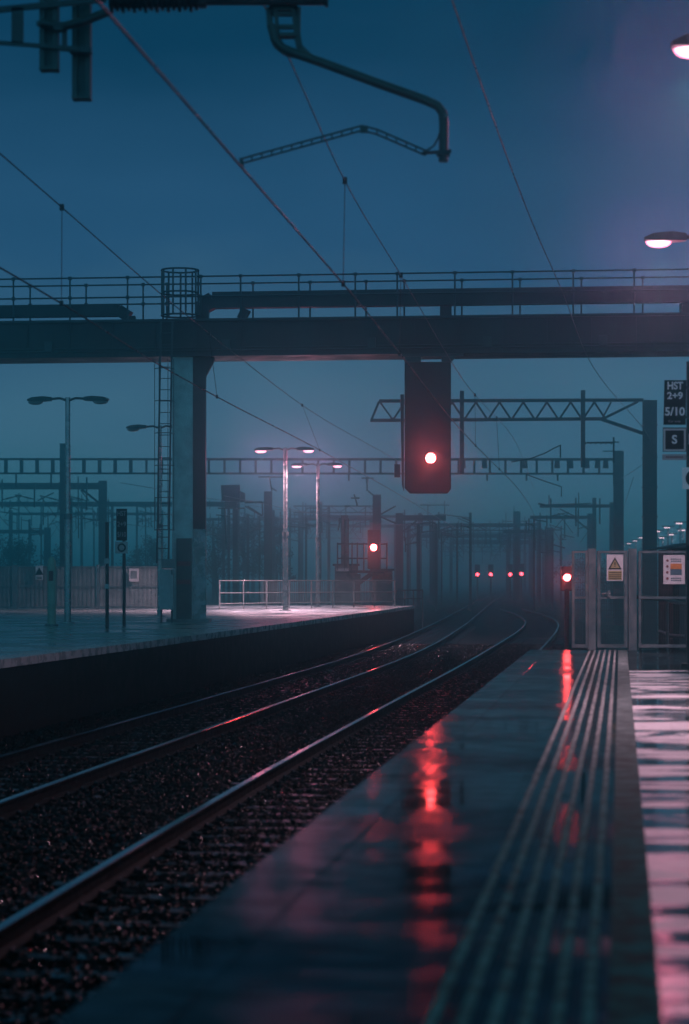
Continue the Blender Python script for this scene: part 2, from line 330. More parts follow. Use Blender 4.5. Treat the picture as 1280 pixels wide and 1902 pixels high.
rail(TR2, -.7525, -4, 420, 'rail closest to the far platform wall')

# sleepers
def sleeper_mesh():
    m = MB()
    m.box((0, 0, -.10), (2.5, .26, .20), taper=.93)
    for d in (-.7525, .7525):
        for e in (-.11, .11): m.box((d + e, 0, .012), (.07, .12, .03)); m.tube([(d + e * .75, -.05, .03), (d + e * .75, .05, .03)], .012, 6)
    return m
first = None
for tab, nm, n in ((TR1, 'near', 125), (TR2, 'far', 145)):
    for i in range(n):
        y = .325 + .65 * (i + (12 if nm == 'near' else 26)); x = float(smooth(tab, [y])[0]); h = float(smooth(tab, [y + .5])[0] - smooth(tab, [y - .5])[0])
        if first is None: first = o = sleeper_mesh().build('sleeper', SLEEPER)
        else: o = first.copy(); COL.objects.link(o)
        o.location = (x, y, RZ - .159 - .003); o.rotation_euler.z = -math.atan(h)
        tag(o, 'concrete sleeper half buried in ballast under the %s track' % ('near' if nm == 'near' else 'far'), 'sleeper', 'sleepers under the %s track' % nm)

# rain water standing between the stones
WATER = mat('standing_rain_water', (.004, .008, .009), .05, 0, .3, 2, bump=.05, bscale=9, rvar=.03)
m = MB(); rw = random.Random(21)
for k in range(420):
    y = rw.uniform(9, 75); tab = TR1 if rw.random() < .6 else TR2; x = lerp(tab, y) + rw.choice((rw.uniform(-.6, .6), rw.uniform(.9, 1.35), rw.uniform(-1.4, -.9)))
    if x > EDGE(y) - .25: continue
    r = rw.uniform(.04, .13); n = 10; y0 = round((y - .65 * .0) / .65) * .65
    m.add([(x + math.cos(6.283 * q / n) * r * rw.uniform(.7, 1.5), y0 + math.sin(6.283 * q / n) * r * rw.uniform(.7, 1.2), -1.096 + rw.uniform(-.003, .003)) for q in range(n)], [tuple(range(n))])
tag(m.build('water', WATER), 'small pools of rain water lying between the ballast stones', kind='structure')

# ------------------------------------------------------------------ near platform
def strip(o0, o1, z, y0, y1, step=.8, edge=EDGE):
    ys = list(np.arange(y0, y1, step)) + [y1]; m = MB()
    m.add([p for y in ys for p in ((edge(y) + o0, y, z), (edge(y) + o1, y, z))], [(2 * i, 2 * i + 1, 2 * i + 3, 2 * i + 2) for i in range(len(ys) - 1)]); return m
Y0 = -6.0
m = MB(); yy = [Y0, PEND]
top = [(EDGE(Y0) + .04, Y0), (14, Y0), (14, PEND), (EDGE(PEND) + .04, PEND)]
m.prism([(x, y, -1.31) for x, y in top], (0, 0, 1.31)); m.m[1] = 1
tag(m.build('platform', [WALLD, ASPH]), 'wet dark asphalt platform in the foreground', kind='structure')
m = MB(); n = 0; y = Y0
while y < PEND - .05:                                     # coping flags, separate stones of one edge
    y1 = min(y + .9, PEND) - .012
    m.prism([(EDGE(y), y, -.10), (EDGE(y) + .30, y, -.10), (EDGE(y1) + .30, y1, -.10), (EDGE(y1), y1, -.10)], (0, 0, .104 + random.uniform(-.001, .0015))); y += .9
tag(m.build('platform_edge_coping', COPING, bevel=.006), 'pale concrete coping along the near platform edge', kind='structure')
m = strip(.90, 1.43, .006, Y0, PEND - .2)
for k in range(6):
    o = .975 + k * .0805; ys = list(np.arange(Y0, PEND - .25, .4))
    for i, a in enumerate(ys):
        e = min(a + .394, PEND - .2); j = random.uniform(-.0018, .0018)
        vs = []
        for yq in (a, e): vs += [(EDGE(yq) + o - .017 + j, yq, .0062), (EDGE(yq) + o - .011 + j, yq, .013), (EDGE(yq) + o + .011 + j, yq, .013), (EDGE(yq) + o + .017 + j, yq, .0062)]
        m.add(vs, [(0, 1, 5, 4), (1, 2, 6, 5), (2, 3, 7, 6), (0, 3, 2, 1), (4, 5, 6, 7)], 1)
tag(m.build('tactile_paving', [TACT, RIB]), 'tactile paving of raised pale ribs running along the platform', kind='structure')
tag(strip(1.43, 1.57, .004, Y0, PEND - .1).build('asphalt_path', ROUGHASPH), 'coarse dark band beside the tactile ribs', kind='structure')
tag(strip(1.57, 9, .008, Y0, 29.5).build('paving', PAVE), 'pale wet paving glowing under the platform lamps', kind='structure')

# ------------------------------------------------------------------ far platform
m = MB(); fe = [(x, y) for y, x in FEDGE]
m.prism([(x - .04, y, -1.31) for x, y in fe] + [(-2.5, 104, -1.31), (-40, 100, -1.31), (-40, 4, -1.31)], (0, 0, 1.31)); m.m[1] = 1
tag(m.build('far_platform', [WALLD, FARPLAT]), 'wet far platform across the tracks', kind='structure')
m = MB()
for (xa, ya), (xb, yb) in zip(fe[:-1], fe[1:]):
    n = max(1, int((yb - ya) / .9))
    for i in range(n):
        p = lambda t: (xa + (xb - xa) * t, ya + (yb - ya) * t); (x0, y0), (x1, y1) = p(i / n), p((i + 1) / n - .012 / n)
        m.prism([(x0, y0, -.12), (x1, y1, -.12), (x1 - .45, y1 + .05, -.12), (x0 - .45, y0 + .05, -.12)][::-1], (0, 0, .124))
EDGESTONE = mat('pale_edge_stone', (.34, .36, .36), .3, 0, .4, 3, bump=.1)
tag(m.build('far_platform_edge_coping', EDGESTONE), 'pale stone edge of the far platform', kind='structure')

# ------------------------------------------------------------------ lamp posts
def spot(p, watts, parent=None, ang=150, blend=1.0, r=.12):
    for kind, k in (('SPOT', 1.0), ('POINT', min(1.0, (105 if ang > 150 else 75) / watts))):
        d = bpy.data.lights.new('bulb', kind); d.energy = watts * k; d.color = LAMP_COL if kind == 'SPOT' else (1.0, .20, .34); d.shadow_soft_size = r
        if kind == 'SPOT': d.spot_size = math.radians(ang); d.spot_blend = blend
        o = bpy.data.objects.new('bulb', d); COL.objects.link(o)
        o0 = Vector((0, 0, 0)); q = parent
        while q is not None: o0 += q.location; q = q.parent
        o.location = Vector(p) - o0; o.parent = parent
def lamp_post(base, top, heads, label, rz=0.0, group='platform lamp posts', pr=.075, ang=150, hs=.40):
    """heads: list of (dx along the arm direction, lit watts or 0)"""
    base = Vector(base); t = thing('lamp_post', label, 'lamp post', base, group); d = Vector((math.cos(rz), math.sin(rz), 0))
    hgt = top - base.z
    MB().tube([base, base + Vector((0, 0, hgt * .48))], pr, 12).tube([base, base + Vector((0, 0, .03))], pr * 2.1, 12).build('base_pole', POLE, t)
    MB().tube([base + Vector((0, 0, hgt * .48 + .002)), base + Vector((0, 0, hgt + .05))], pr * .72, 12).build('pole', POLE, t)
    MB().tube([base + Vector((0, 0, hgt * .48 - .09)), base + Vector((0, 0, hgt * .48 + .05))], pr * 1.2, 12).build('collar', GALV, t)
    for dx, lit in heads:
        sgn = 1 if dx > 0 else -1; p0 = base + Vector((0, 0, hgt - .02)); p1 = p0 + d * dx * (hs + .02) + Vector((0, 0, .03))
        MB().tube([p0 + d * sgn * pr * .7, p0 + d * dx * .2 + Vector((0, 0, .05)), p1], .032, 8).build('arm', STEEL, t)
        h = MB(); c0 = p0 + d * dx * hs; c1 = p0 + d * dx
        side = Vector((-d.y, d.x, 0))
        def ring(c, w, z0, z1): return [c - side * w + Vector((0, 0, z0)), c + side * w + Vector((0, 0, z0)), c + side * w * .7 + Vector((0, 0, z1)), c - side * w * .7 + Vector((0, 0, z1))]
        rs = [ring(c0, .07, -.02, .08), ring(c0.lerp(c1, .35), .15, -.03, .10), ring(c0.lerp(c1, .8), .15, -.03, .075), ring(c1, .08, -.015, .03)]
        h.add([p for r in rs for p in r], [(4 * i + j, 4 * i + (j + 1) % 4, 4 * i + 4 + (j + 1) % 4, 4 * i + 4 + j) for i in range(3) for j in range(4)] + [(3, 2, 1, 0), (12, 13, 14, 15)])
        hd = h.build('luminaire', STEEL, t)
        ln = MB(); a, e = c0.lerp(c1, .36), c0.lerp(c1, .97); k = 14; cen = (a + e) / 2; hl = (e - a).length / 2; vs = []
        for zz, f in ((-.036, 1.06), (-.07, .96), (-.10, .72), (-.115, .36)):
            vs += [cen + d * math.cos(2 * math.pi * q / k) * hl * f + side * math.sin(2 * math.pi * q / k) * .125 * f + Vector((0, 0, zz)) for q in range(k)]
        ln.add(vs, [(r * k + q, r * k + (q + 1) % k, (r + 1) * k + (q + 1) % k, (r + 1) * k + q) for r in range(3) for q in range(k)] + [tuple(range(3 * k, 4 * k))], 0, True)
        ln.build('lens', LENS if lit else LENS_OFF, hd)
        if lit: spot(cen + Vector((0, 0, -.24)), lit, hd, ang)
    return t
W_NEAR, W_FAR = 2300, 6500
ARM = -.115
lamp_post((-7.14, 61.1, 0), 5.78, [(-1.06, 0), (1.08, 0)], 'unlit twin-headed lamp post leftmost on the far platform', ARM, pr=.09)
lamp_post((-5.66, 72.6, 0), 5.80, [(-1.04, 0), (.9, 0)], 'unlit lamp post standing just left of the big gantry column', ARM, pr=.08)
lamp_post((-2.12, 85.0, 0), 5.80, [(-1.12, W_FAR), (1.05, W_FAR)], 'lit twin lamp post before the railing, nearer of the two lit posts', ARM, pr=.10)
lamp_post((-1.08, 96.5, 0), 5.80, [(-1.1, W_FAR), (1.0, 60)], 'lit lamp post farther along the railing with one bright head on its left arm', ARM, pr=.09)
lamp_post((5.75, 33, 0), 5.90, [(-1.57, W_NEAR)], 'lit lamp head reaching in at the right above the gantry handrail', 0, ang=151, hs=.63)
lamp_post((4.45, 21, 0), 5.90, [(-1.55, W_NEAR)], 'lit lamp head at the top right corner of the sky', 0, ang=151, hs=.63)

# ------------------------------------------------------------------ signal gantry
GY = 63.0; GS = -.113
def gp(px, z, dy=0):                      # a point on the gantry line under photo column px
    X = (px - 640) * GY / F; Y = GY + GS * (X + 4.15) + dy; return Vector(((px - 640) * Y / F, Y, z))
gz = lambda py: CZ + (HY - py) * GY / F
GA = math.atan(GS)
gan = thing('signal_gantry', 'big brown steel gantry with walkway spanning the tracks on a grey column', 'gantry', (-4.15, GY, 0))
gl, gr = gp(-220, 0), gp(1560, 0)
zb, zt = gz(663), gz(596)
m = MB()
n0 = Vector((math.cos(GA), math.sin(GA), 0)); s0 = Vector((-n0.y, n0.x, 0))
m.bar(gl + Vector((0, 0, (zb + zt) / 2)) + s0 * .0, gr + Vector((0, 0, (zb + zt) / 2)), .06, zt - zb - .06)           # near web
m.bar(gl + Vector((0, 0, (zb + zt) / 2)) + s0 * 1.3, gr + Vector((0, 0, (zb + zt) / 2)) + s0 * 1.3, .06, zt - zb - .06)
for z in (zb + .015, zt - .015):
    m.bar(gl + Vector((0, 0, z)) + s0 * .65, gr + Vector((0, 0, z)) + s0 * .65, 1.62, .03)
for k in range(22):
    p = gl.lerp(gr, (k + .5) / 22); m.bar(p + Vector((0, 0, zb + .032)) - s0 * .055, p + Vector((0, 0, zt - .032)) - s0 * .055, .012, .05)
m.build('beam', BEAM, gan)
m = MB(); m.bar(gl + Vector((0, 0, zt + .035)) + s0 * .75, gr + Vector((0, 0, zt + .035)) + s0 * .75, 1.5, .05); m.build('walkway_deck', STEEL, gan)
for z_, r_ in ((zb + .16, .022), (zb + .24, .016)): MB().tube([gl - s0 * .075 + Vector((0, 0, z_)), gr - s0 * .075 + Vector((0, 0, z_))], r_, 6).build('conduit', STEEL, gan)
for px in (90, 420, 690, 905, 1120): MB().box(gp(px, zb + .30, -.09), (.22, .10, .28), GA).build('junction_box', STEEL, gan, bevel=.01)
def rail_run(dy, pxs, name):
    m = MB(); z1, z2 = gz(514), gz(551)
    for z in (z1, z2): m.tube([gl + s0 * dy + Vector((0, 0, z)), gr + s0 * dy + Vector((0, 0, z))], .024, 6)
    for px in pxs:
        p = gp(px, 0, dy); m.tube([p + Vector((0, 0, zt + .06)), p + Vector((0, 0, z1))], .024, 6)
        for z in (z1, z2): m.box(p + Vector((0, 0, z)), (.09, .07, .09))
    m.build(name, STEEL, gan)
rail_run(-.02, [-82, 25, 130, 237, 303, 373, 447, 555, 660, 738, 845, 952, 1065, 1178, 1290], 'handrail')
rail_run(1.55, [-50, 56, 160, 266, 310, 368, 470, 576, 680, 751, 858, 966, 1080, 1194, 1300], 'handrail')
def duct(pts, r, name='cable_duct'):
    m = MB()
    for a, b_ in zip(pts[:-1], pts[1:]): m.bar(a, b_, .34, r * 2)
    m.build(name, BEAM, gan)
zd = gz(570)
duct([gp(-220, gz(571), .55), gp(222, gz(571), .55), gp(240, gz(583), .55), gp(241, zt + .05, .55)], .155)
duct([gp(376, zt + .05, .35), gp(377, gz(566), .35), gp(396, gz(556), .35), gp(1560, gz(556), .35)], .215)
for pa, pb, w in ((448, 458, .22), (828, 828, .24), (1275, 1275, .5)): MB().bar(gp(pa, zt + .06, .35), gp(pb, gz(573), .35), .30, w).build('duct_support', BEAM, gan)
# column: pale boxed leg on the left, dark web on the right, knee at the top
c0, c1, c2 = gp(320, 0).x, gp(358, 0).x, gp(381, 0).x
m = MB(); m.box(((c0 + c1) / 2, GY + .25, (zb) / 2), (c1 - c0, .55, zb)); m.build('column', GREYCOL, gan)
m = MB(); m.box(((c1 + c2) / 2 + .002, GY + .28, (zb) / 2), (c2 - c1, .40, zb - .002))
m.prism([(c2 + .003, GY + .12, zb - .50), (c2 + .003, GY + .12, zb - .002), (c2 + .24, GY + .12, zb - .002), (c2 + .24, GY + .12, zb - .06)], (0, .3, 0))
m.build('column_web', BEAM, gan)
m = MB(); m.box(((c0 + c1) / 2 + .05, GY - .10, gz(1000) / 2), (.40, .12, gz(1000))); m.build('column_casing', DARKGALV, gan)
for py in (1047, 1081): MB().box(((c0 + c1) / 2 + .05, GY - .166, gz(py)), (.36, .008, .12)).build('warning_band', RED, gan)
m = MB(); m.box(((c1 + c2) / 2 + .01, GY + .06, gz(983) / 2), (c2 - c1 + .03, .08, gz(983))); m.build('column_cladding', mat('polished_cladding', (.26, .30, .30), .3, .8, .7, 2.5, bump=.15, bscale=6), gan)
m = MB(); m.box(((c0 + c2) / 2, GY + .2, .04), (1.15, 1.0, .08)); m.build('base_plate', CONC, gan)
# second column out to the right carries the far end
m = MB(); p = gp(1450, 0); m.box((p.x, p.y + .3, (zb - 1.3) / 2 + .0), (.5, .5, zb + 1.29)); m.build('column', GREYCOL, gan)
# ladder and its safety cage
lx0, lx1 = gp(301, 0).x, gp(322, 0).x
m = MB()
for dx0, dx1 in ((lx0, lx0 - .10), (lx1, lx1 - .10)): m.bar((dx0, GY - .35, gz(600)), (dx1, GY - .35, gz(1046)), .05, .03)
zz = gz(1040)
while zz < gz(600):
    t_ = (gz(600) - zz) / (gz(600) - gz(1046)); m.tube([(lx0 - .10 * t_, GY - .35, zz), (lx1 - .10 * t_, GY - .35, zz)], .012, 6); zz += .30
m.build('ladder', STEEL, gan)
m = MB()
for zz in np.arange(gz(985), gz(680), .85):
    pts = [((lx0 + lx1) / 2 - .1 * .5 + .26 * math.cos(a), GY - .40 - .38 * abs(math.sin(a)), zz) for a in np.linspace(math.pi, 2 * math.pi, 9)]
    m.tube(pts, .012, 5)
for a in (math.pi * 1.08, math.pi * 1.35, math.pi * 1.65, math.pi * 1.92):
    m.tube([((lx0 + lx1) / 2 - .05 + .26 * math.cos(a), GY - .40 - .38 * abs(math.sin(a)), z) for z in (gz(985), gz(670))], .010, 5)
m.build('ladder_cage', STEEL, gan)
m = MB(); cx = gp(335, 0).x; cr_ = .49
for zz in (gz(503) + .0, gz(545), gz(587)):
    m.tube([(cx + cr_ * math.cos(a), GY - .10 + cr_ * math.sin(a), zz) for a in np.linspace(0, 2 * math.pi, 25)], .026, 6)
for k in range(9):
    a = math.pi * 2 * (k + .3) / 9; m.bar((cx + cr_ * math.cos(a), GY - .10 + cr_ * math.sin(a), gz(588)), (cx + cr_ * math.cos(a), GY - .10 + cr_ * math.sin(a), gz(503)), .05, .02)
m.build('hatch_cage', STEEL, gan)

# big signal hanging from the gantry
SY = 62.0
def sp(px, py, dy=0): p = at(px, py, SY); p.y += dy; return p
sg = thing('railway_signal', 'tall black signal hanging from the gantry beam, showing the largest red light', 'signal', sp(795, 660), 'red railway signals')
a, b_ = sp(752, 676), sp(838, 915)
outl = [sp(752, 672), sp(838, 672), sp(838, 908), sp(832, 916), sp(762, 916), sp(752, 906)]
m = MB(); m.prism(outl, (0, .34, 0)); m.build('housing', BLACK, sg, bevel=.02)
m = MB(); m.prism([sp(744, 732, .1), sp(750.5, 732, .1), sp(750.5, 912, .1), sp(747, 900, .1)], (0, .22, 0)); m.prism([sp(733, 862, .1), sp(743.5, 862, .1), sp(743.5, 886, .1), sp(733, 886, .1)], (0, .2, 0)); m.build('side_box', STEEL, sg)
m = MB(); m.prism([sp(740, 656.5, .05), sp(862, 656.5, .05), sp(862, 661.5, .05), sp(740, 661.5, .05)], (0, .5, 0))
m.prism([sp(752, 662, .05), sp(782, 662, .05), sp(782, 671.5, .05), sp(752, 671.5, .05)], (0, .3, 0)); m.prism([sp(821, 662, .05), sp(846, 662, .05), sp(840, 671.5, .05), sp(821, 671.5, .05)], (0, .3, 0))
m.build('hanger', STEEL, sg)
m = MB(); m.disc(sp(800, 851, -.012), .15, .010); m.build('light_rim', BLACK, sg)
def red_light(c, r, parent, watts, matl=None, hood=True):
    m = MB(); k = 18; vs = []
    for dy, f in ((0, 1.0), (-.025, .85), (-.04, .45)): vs += [Vector(c) + Vector((math.cos(2 * math.pi * q / k) * r * f, dy, math.sin(2 * math.pi * q / k) * r * f)) for q in range(k)]
    m.add(vs, [(i * k + q, i * k + (q + 1) % k, (i + 1) * k + (q + 1) % k, (i + 1) * k + q) for i in range(2) for q in range(k)] + [tuple(range(2 * k, 3 * k))], 0, True)
    m.build('red_lens', matl or REDLENS, parent)
    if hood:
        h = MB(); pts0 = [Vector(c) + Vector((math.cos(q) * r * 1.15, 0, math.sin(q) * r * 1.15)) for q in np.linspace(.2, math.pi - .2, 10)]
        vs = pts0 + [p + Vector((0, -.16, 0)) for p in pts0] + [p + Vector((0, 0, .008)) for p in pts0] + [p + Vector((0, -.16, .008)) for p in pts0]
        fs = []
        for i in range(9): fs += [(i, i + 1, 11 + i, 10 + i), (20 + i + 1, 20 + i, 30 + i, 31 + i), (10 + i, 11 + i, 31 + i, 30 + i)]
        h.add(vs, fs).build('light_hood', BLACK, parent)
    if watts:
        d = bpy.data.lights.new('bulb', 'SPOT'); d.energy = watts; d.color = (1, .05, .06); d.spot_size = math.radians(120); d.spot_blend = .8; d.shadow_soft_size = r * .6
        o = bpy.data.objects.new('bulb', d); COL.objects.link(o); o0 = Vector((0, 0, 0)); q = parent
        while q is not None: o0 += q.location; q = q.parent
        o.location = Vector(c) + Vector((0, -.07, 0)) - o0; o.rotation_euler = (math.radians(86), 0, 0); o.parent = parent
red_light(sp(800, 851, -.014), .125, sg, 110)

# ------------------------------------------------------------------ overhead line structures
def insulator(m, a, b_, r=.06, n=5):
    a, b_ = Vector(a), Vector(b_); m.tube([a, b_], r * .35, 6)
    for i in range(n):
        c = a.lerp(b_, (i + .5) / n); d = (b_ - a).normalized() * .018; m.tube([c - d, c + d], r, 8)
def hmast(m, x, y, z0, z1, w):
    m.box((x, y - w * .42, (z0 + z1) / 2), (w, w * .14, z1 - z0)); m.box((x, y + w * .42, (z0 + z1) / 2), (w, w * .14, z1 - z0)); m.box((x, y, (z0 + z1) / 2), (w * .12, w * .69, z1 - z0))
GZ0 = -1.33
def zy(py, Y): return CZ + (HY - py) * Y / F
def xp(px, Y): return (px - 640) * Y / F

# cantilevered truss just beyond the gantry
TY = 86.0
tr = thing('overhead_line_truss', 'zigzag truss boom on a stout mast behind the big signal', 'overhead line mast', (xp(1207, TY), TY, GZ0), 'overhead line structures')
m = MB(); hmast(m, xp(1207, TY), TY, GZ0, zy(744, TY), .47)
for pz in (790, 850, 905, 960): m.box((xp(1207, TY), TY, zy(pz, TY)), (.53, .46, .05))
m.build('mast', STEEL, tr)
m = MB()
for py in (745, 781): m.bar(at(704 if py == 745 else 688, py, TY), at(1195 if py == 745 else 1120, py - (2 if py == 745 else 3), TY), .12, .12)
xs = list(range(730, 1120, 22)); up = True
m.bar(at(704, 746, TY), at(690, 780, TY), .08); m.bar(at(706, 747, TY), at(730, 780, TY), .06)
for i, x in enumerate(xs):
    a_, c_ = (780, 747) if i % 2 == 0 else (747, 780); m.bar(at(x, a_, TY), at(x + 22, c_, TY), .07)
m.bar(at(1118, 779, TY), at(1198, 806, TY), .12); m.bar(at(1118, 779, TY), at(1185, 746, TY), .09); m.bar(at(1118, 779, TY), at(1135, 747, TY), .06)
m.build('boom', STEEL, tr)
for px, pa, pb in ((858, 726, 881), (1083, 725, 868)):
    MB().bar(at(px, pa, TY - .2), at(px, pb, TY - .2), .15).build('drop_post', STEEL, tr)
m = MB(); insulator(m, at(1083, 823, TY), at(1140, 823, TY), .05, 6); m.bar(at(1140, 812, TY), at(1140, 860, TY), .06); m.bar(at(1090, 822, TY), at(1150, 821, TY), .04)
m.tube([at(950, 858, TY), at(985, 852, TY), at(1012, 842, TY), at(1030, 832, TY), at(1041, 827, TY)], .025, 6); m.bar(at(1041, 826, TY), at(1041, 850, TY), .05)
m.build('cantilever', WIRE, tr)

# ladder-pattern portal right across the view
PY = 127.0
po = thing('overhead_line_portal', 'long ladder-pattern portal beam crossing the whole view behind the lamps', 'overhead line mast', (xp(1149, PY), PY, GZ0), 'overhead line structures')
m = MB(); hmast(m, xp(1149, PY), PY, GZ0, zy(838, PY), .50); m.build('mast', STEEL, po)
m = MB(); hmast(m, xp(121, PY), PY, GZ0, zy(824, PY), .52); m.build('mast', STEEL, po)
m = MB()
for py in (853, 879): m.bar(at(-260, py, PY), at(1143, py + 1, PY), .10, .10)
m.bar(at(-260, 852, PY + .6), at(1143, 852, PY + .6), .07, .07)
x = -250
while x < 1140:
    w = .20 if x < 260 else .12; m.bar(at(x, 854, PY), at(x, 879, PY), w, .06, up=(0, 1, 0)); x += 29
m.build('boom', STEEL, po)
for px in (30, 95, 300, 648, 802, 905, 978, 1036): MB().bar(at(px, 879, PY - .15), at(px, 905 if px < 400 else 893, PY - .15), .09).build('drop_post', STEEL, po)
for px in (860, 900, 975, 1035, 1060, 1090, 1110, 1125): MB().box(at(px, 862, PY - .2), (.30, .2, .45), taper=.8).build('junction_box', STEEL, po)
m = MB(); m.tube([at(975, 880, PY - .2), at(1010, 893, PY - .2), at(1043, 904, PY - .2), at(1043, 922, PY - .2)], .035, 6); m.bar(at(1140, 826, PY), at(1140, 900, PY), .07)
m.tube([at(1120, 838, PY), at(1156, 838, PY)], .03, 5); insulator(m, at(1000, 935, PY), at(1012, 938, PY)); m.build('cantilever', WIRE, po)

# simpler portals fading away, each with masts, boom and fittings
def portal(Y, pxl, pxr, pytop, label, thick=10, masts=(True, True), lattice=False, mw=.42, knee=True, drops=5, ext=(0, 0)):
    t = thing('overhead_line_portal', label, 'overhead line mast', (xp(pxr if masts[1] else pxl, Y), Y, GZ0), 'overhead line structures')
    for ok, px in zip(masts, (pxl, pxr)):
        if ok:
            m = MB(); hmast(m, xp(px, Y), Y, GZ0, zy(pytop - 4, Y), mw); m.build('mast', STEEL, t)
    m = MB(); zt_, zb_ = zy(pytop, Y), zy(pytop + thick, Y); xa, xb = xp(pxl - ext[0], Y), xp(pxr + ext[1], Y)
    if lattice:
        for z in (zt_, zb_): m.bar((xa, Y, z), (xb, Y, z), .11, .11)
        n = max(4, int((xb - xa) / .8))
        for i in range(n):
            u, v = xa + (xb - xa) * i / n, xa + (xb - xa) * (i + 1) / n
            m.bar((u, Y, zb_ if i % 2 else zt_), (v, Y, zt_ if i % 2 else zb_), .06)
    else: m.bar((xa, Y, (zt_ + zb_) / 2), (xb, Y, (zt_ + zb_) / 2), .3, zt_ - zb_)
    if knee:
        for ok, x, sgn in ((masts[0], xp(pxl, Y), 1), (masts[1], xp(pxr, Y), -1)):
            if ok: m.bar((x, Y, zb_ - 1.1), (x + sgn * 1.4, Y, zb_), .14)
    m.build('boom', STEEL, t)
    rr = random.Random(int(Y))
    for i in range(drops):
        x = xa + (xb - xa) * (i + .3 + .4 * rr.random()) / drops; l = rr.uniform(.9, 1.9)
        m = MB(); m.bar((x, Y - .2, zt_ + rr.uniform(0, .5)), (x, Y - .2, zb_ - l), .10)
        if rr.random() < .8:
            s = rr.choice((-1, 1)); m.tube([(x, Y - .2, zb_ - l * .55), (x + s * 1.3, Y - .2, zb_ - l * .3)], .035, 5); m.tube([(x + s * 1.3, Y - .2, zb_ - l * .3), (x + s * .2, Y - .2, zb_ - l - .5)], .025, 5)
            insulator(m, (x + s * .2, Y - .2, zb_ - l * .5), (x + s * .7, Y - .2, zb_ - l * .42), .08, 4)
        m.build('cantilever', STEEL, t)
    return t
portal(159, -120, 191, 897, 'heavy square-cornered portal at far left with column left of the white notice', 12, (False, True), mw=.52, drops=6)
portal(196, -150, 440, 932, 'hazy portal beam running behind the grey gantry column to the dark indicator box', 9, (False, True), mw=.42, drops=9, knee=False)
portal(228, -200, 88, 984, 'low dim beam at far left behind the rounded help point post', 7, (False, True), mw=.6, drops=3, knee=False)
portal(212, 545, 700, 940, 'small zigzag truss between the lit lamp posts and the second signal', 12, (False, True), lattice=True, mw=.62, drops=4, knee=False, ext=(0, 0))
portal(190, 742, 828, 957, 'mast with short braced arm right of the second signal', 10, (True, False), mw=.60, drops=3, knee=True)
portal(205, 985, 1098, 958, 'mast behind the fence with arms reaching left over the tracks', 6, (False, True), mw=.62, drops=3, ext=(0, 0))
portal(172, 1003, 1137, 937, 'dark mast with equipment beside the stout truss mast', 6, (False, True), mw=.34, drops=3, knee=False)
portal(235, 935, 1021, 984, 'hazy mast with short arm above the small red signal on a post', 7, (False, True), mw=.72, drops=3)
portal(240, 802, 960, 978, 'misty portal with its left mast below the big signal', 7, (True, True), mw=.42, drops=7, knee=False, lattice=True)
portal(285, 780, 990, 990, 'misty portal, first of the close-set beams above the four red lights', 8, (True, True), mw=.38, drops=9, lattice=True, knee=False)
portal(330, 838, 985, 1003, 'misty portal, second of the close-set beams above the four red lights', 8, (True, True), mw=.4, drops=9, lattice=False, knee=False)
portal(380, 815, 975, 1016, 'misty portal, third of the close-set beams above the four red lights', 9, (True, True), mw=.42, drops=9, lattice=True, knee=False)
portal(255, 560, 780, 957, 'pale hazy beam behind the second signal cage', 5, (True, True), mw=.4, drops=8, knee=False)
portal(300, 470, 760, 975, 'faint thin beam low behind the two lit lamp posts', 5, (True, True), mw=.45, drops=8, knee=False)

def mast(px, Y, pytop, w, label, arms):
    t = thing('overhead_line_mast', label, 'overhead line mast', (xp(px, Y), Y, GZ0), 'overhead line structures')
    m = MB(); hmast(m, xp(px, Y), Y, GZ0, zy(pytop, Y), w); m.build('mast', STEEL, t)
    for i, (pa, ya, pb, yb) in enumerate(arms):
        m = MB().tube([at(pa, ya, Y - .3), at(pb, yb, Y - .3)], .05, 5)
        if i == 0: insulator(m, at(pa, ya, Y - .3), at(pa * .6 + pb * .4, ya * .6 + yb * .4, Y - .3), .11, 4)
        m.build('arm', STEEL, t)
    return t
mast(498, 150, 913, .50, 'thick pale-edged mast with insulators on top, left of the lit twin lamp', [(487, 932, 455, 934), (487, 934, 488, 958), (488, 958, 460, 940), (500, 885, 505, 912), (480, 886, 525, 886), (503, 905, 514, 912)])
mast(640, 140, 957, .42, 'short thick mast behind the railed cage of the second signal', [(632, 962, 628, 985), (640, 940, 650, 940), (658, 918, 664, 940), (652, 925, 668, 925)])
mast(700, 150, 919, .52, 'mast with crossarm standing directly above the second signal', [(682, 886, 682, 912), (672, 888, 694, 888), (684, 912, 694, 920), (708, 955, 735, 940), (708, 960, 735, 972)])
mast(437, 150, 935, .32, 'thin mast carrying the dark indicator box', [(455, 932, 490, 933), (455, 940, 487, 958), (418, 945, 420, 1010), (405, 944, 455, 944)])
mast(808, 215, 976, .5, 'hazy slim mast right of the second signal below the big signal', [(780, 938, 835, 938), (795, 938, 795, 960), (826, 930, 826, 955), (780, 962, 820, 955), (820, 955, 872, 962), (850, 962, 905, 985)])
mast(960, 262, 950, .75, 'dark misty mast between the four far red lights', [(935, 968, 985, 968), (940, 950, 940, 985), (955, 940, 955, 960), (930, 1000, 985, 1000), (975, 960, 975, 1000)])
mast(944, 300, 985, .5, 'faint misty mast just left of the dark mast among the red lights', [(925, 1000, 975, 1000), (930, 1012, 970, 1012), (935, 1022, 975, 1022)])
mast(1104, 190, 925, .30, 'slim post behind the fence carrying a top arm', [(1005, 938, 1098, 935), (1020, 920, 1020, 938), (1075, 915, 1075, 960), (1040, 945, 1070, 960)])
mast(130, 178, 925, .35, 'thin hazy mast beside the leftmost unlit lamp post', [(100, 940, 150, 935), (145, 885, 146, 1000), (150, 910, 165, 930), (70, 930, 100, 915)])

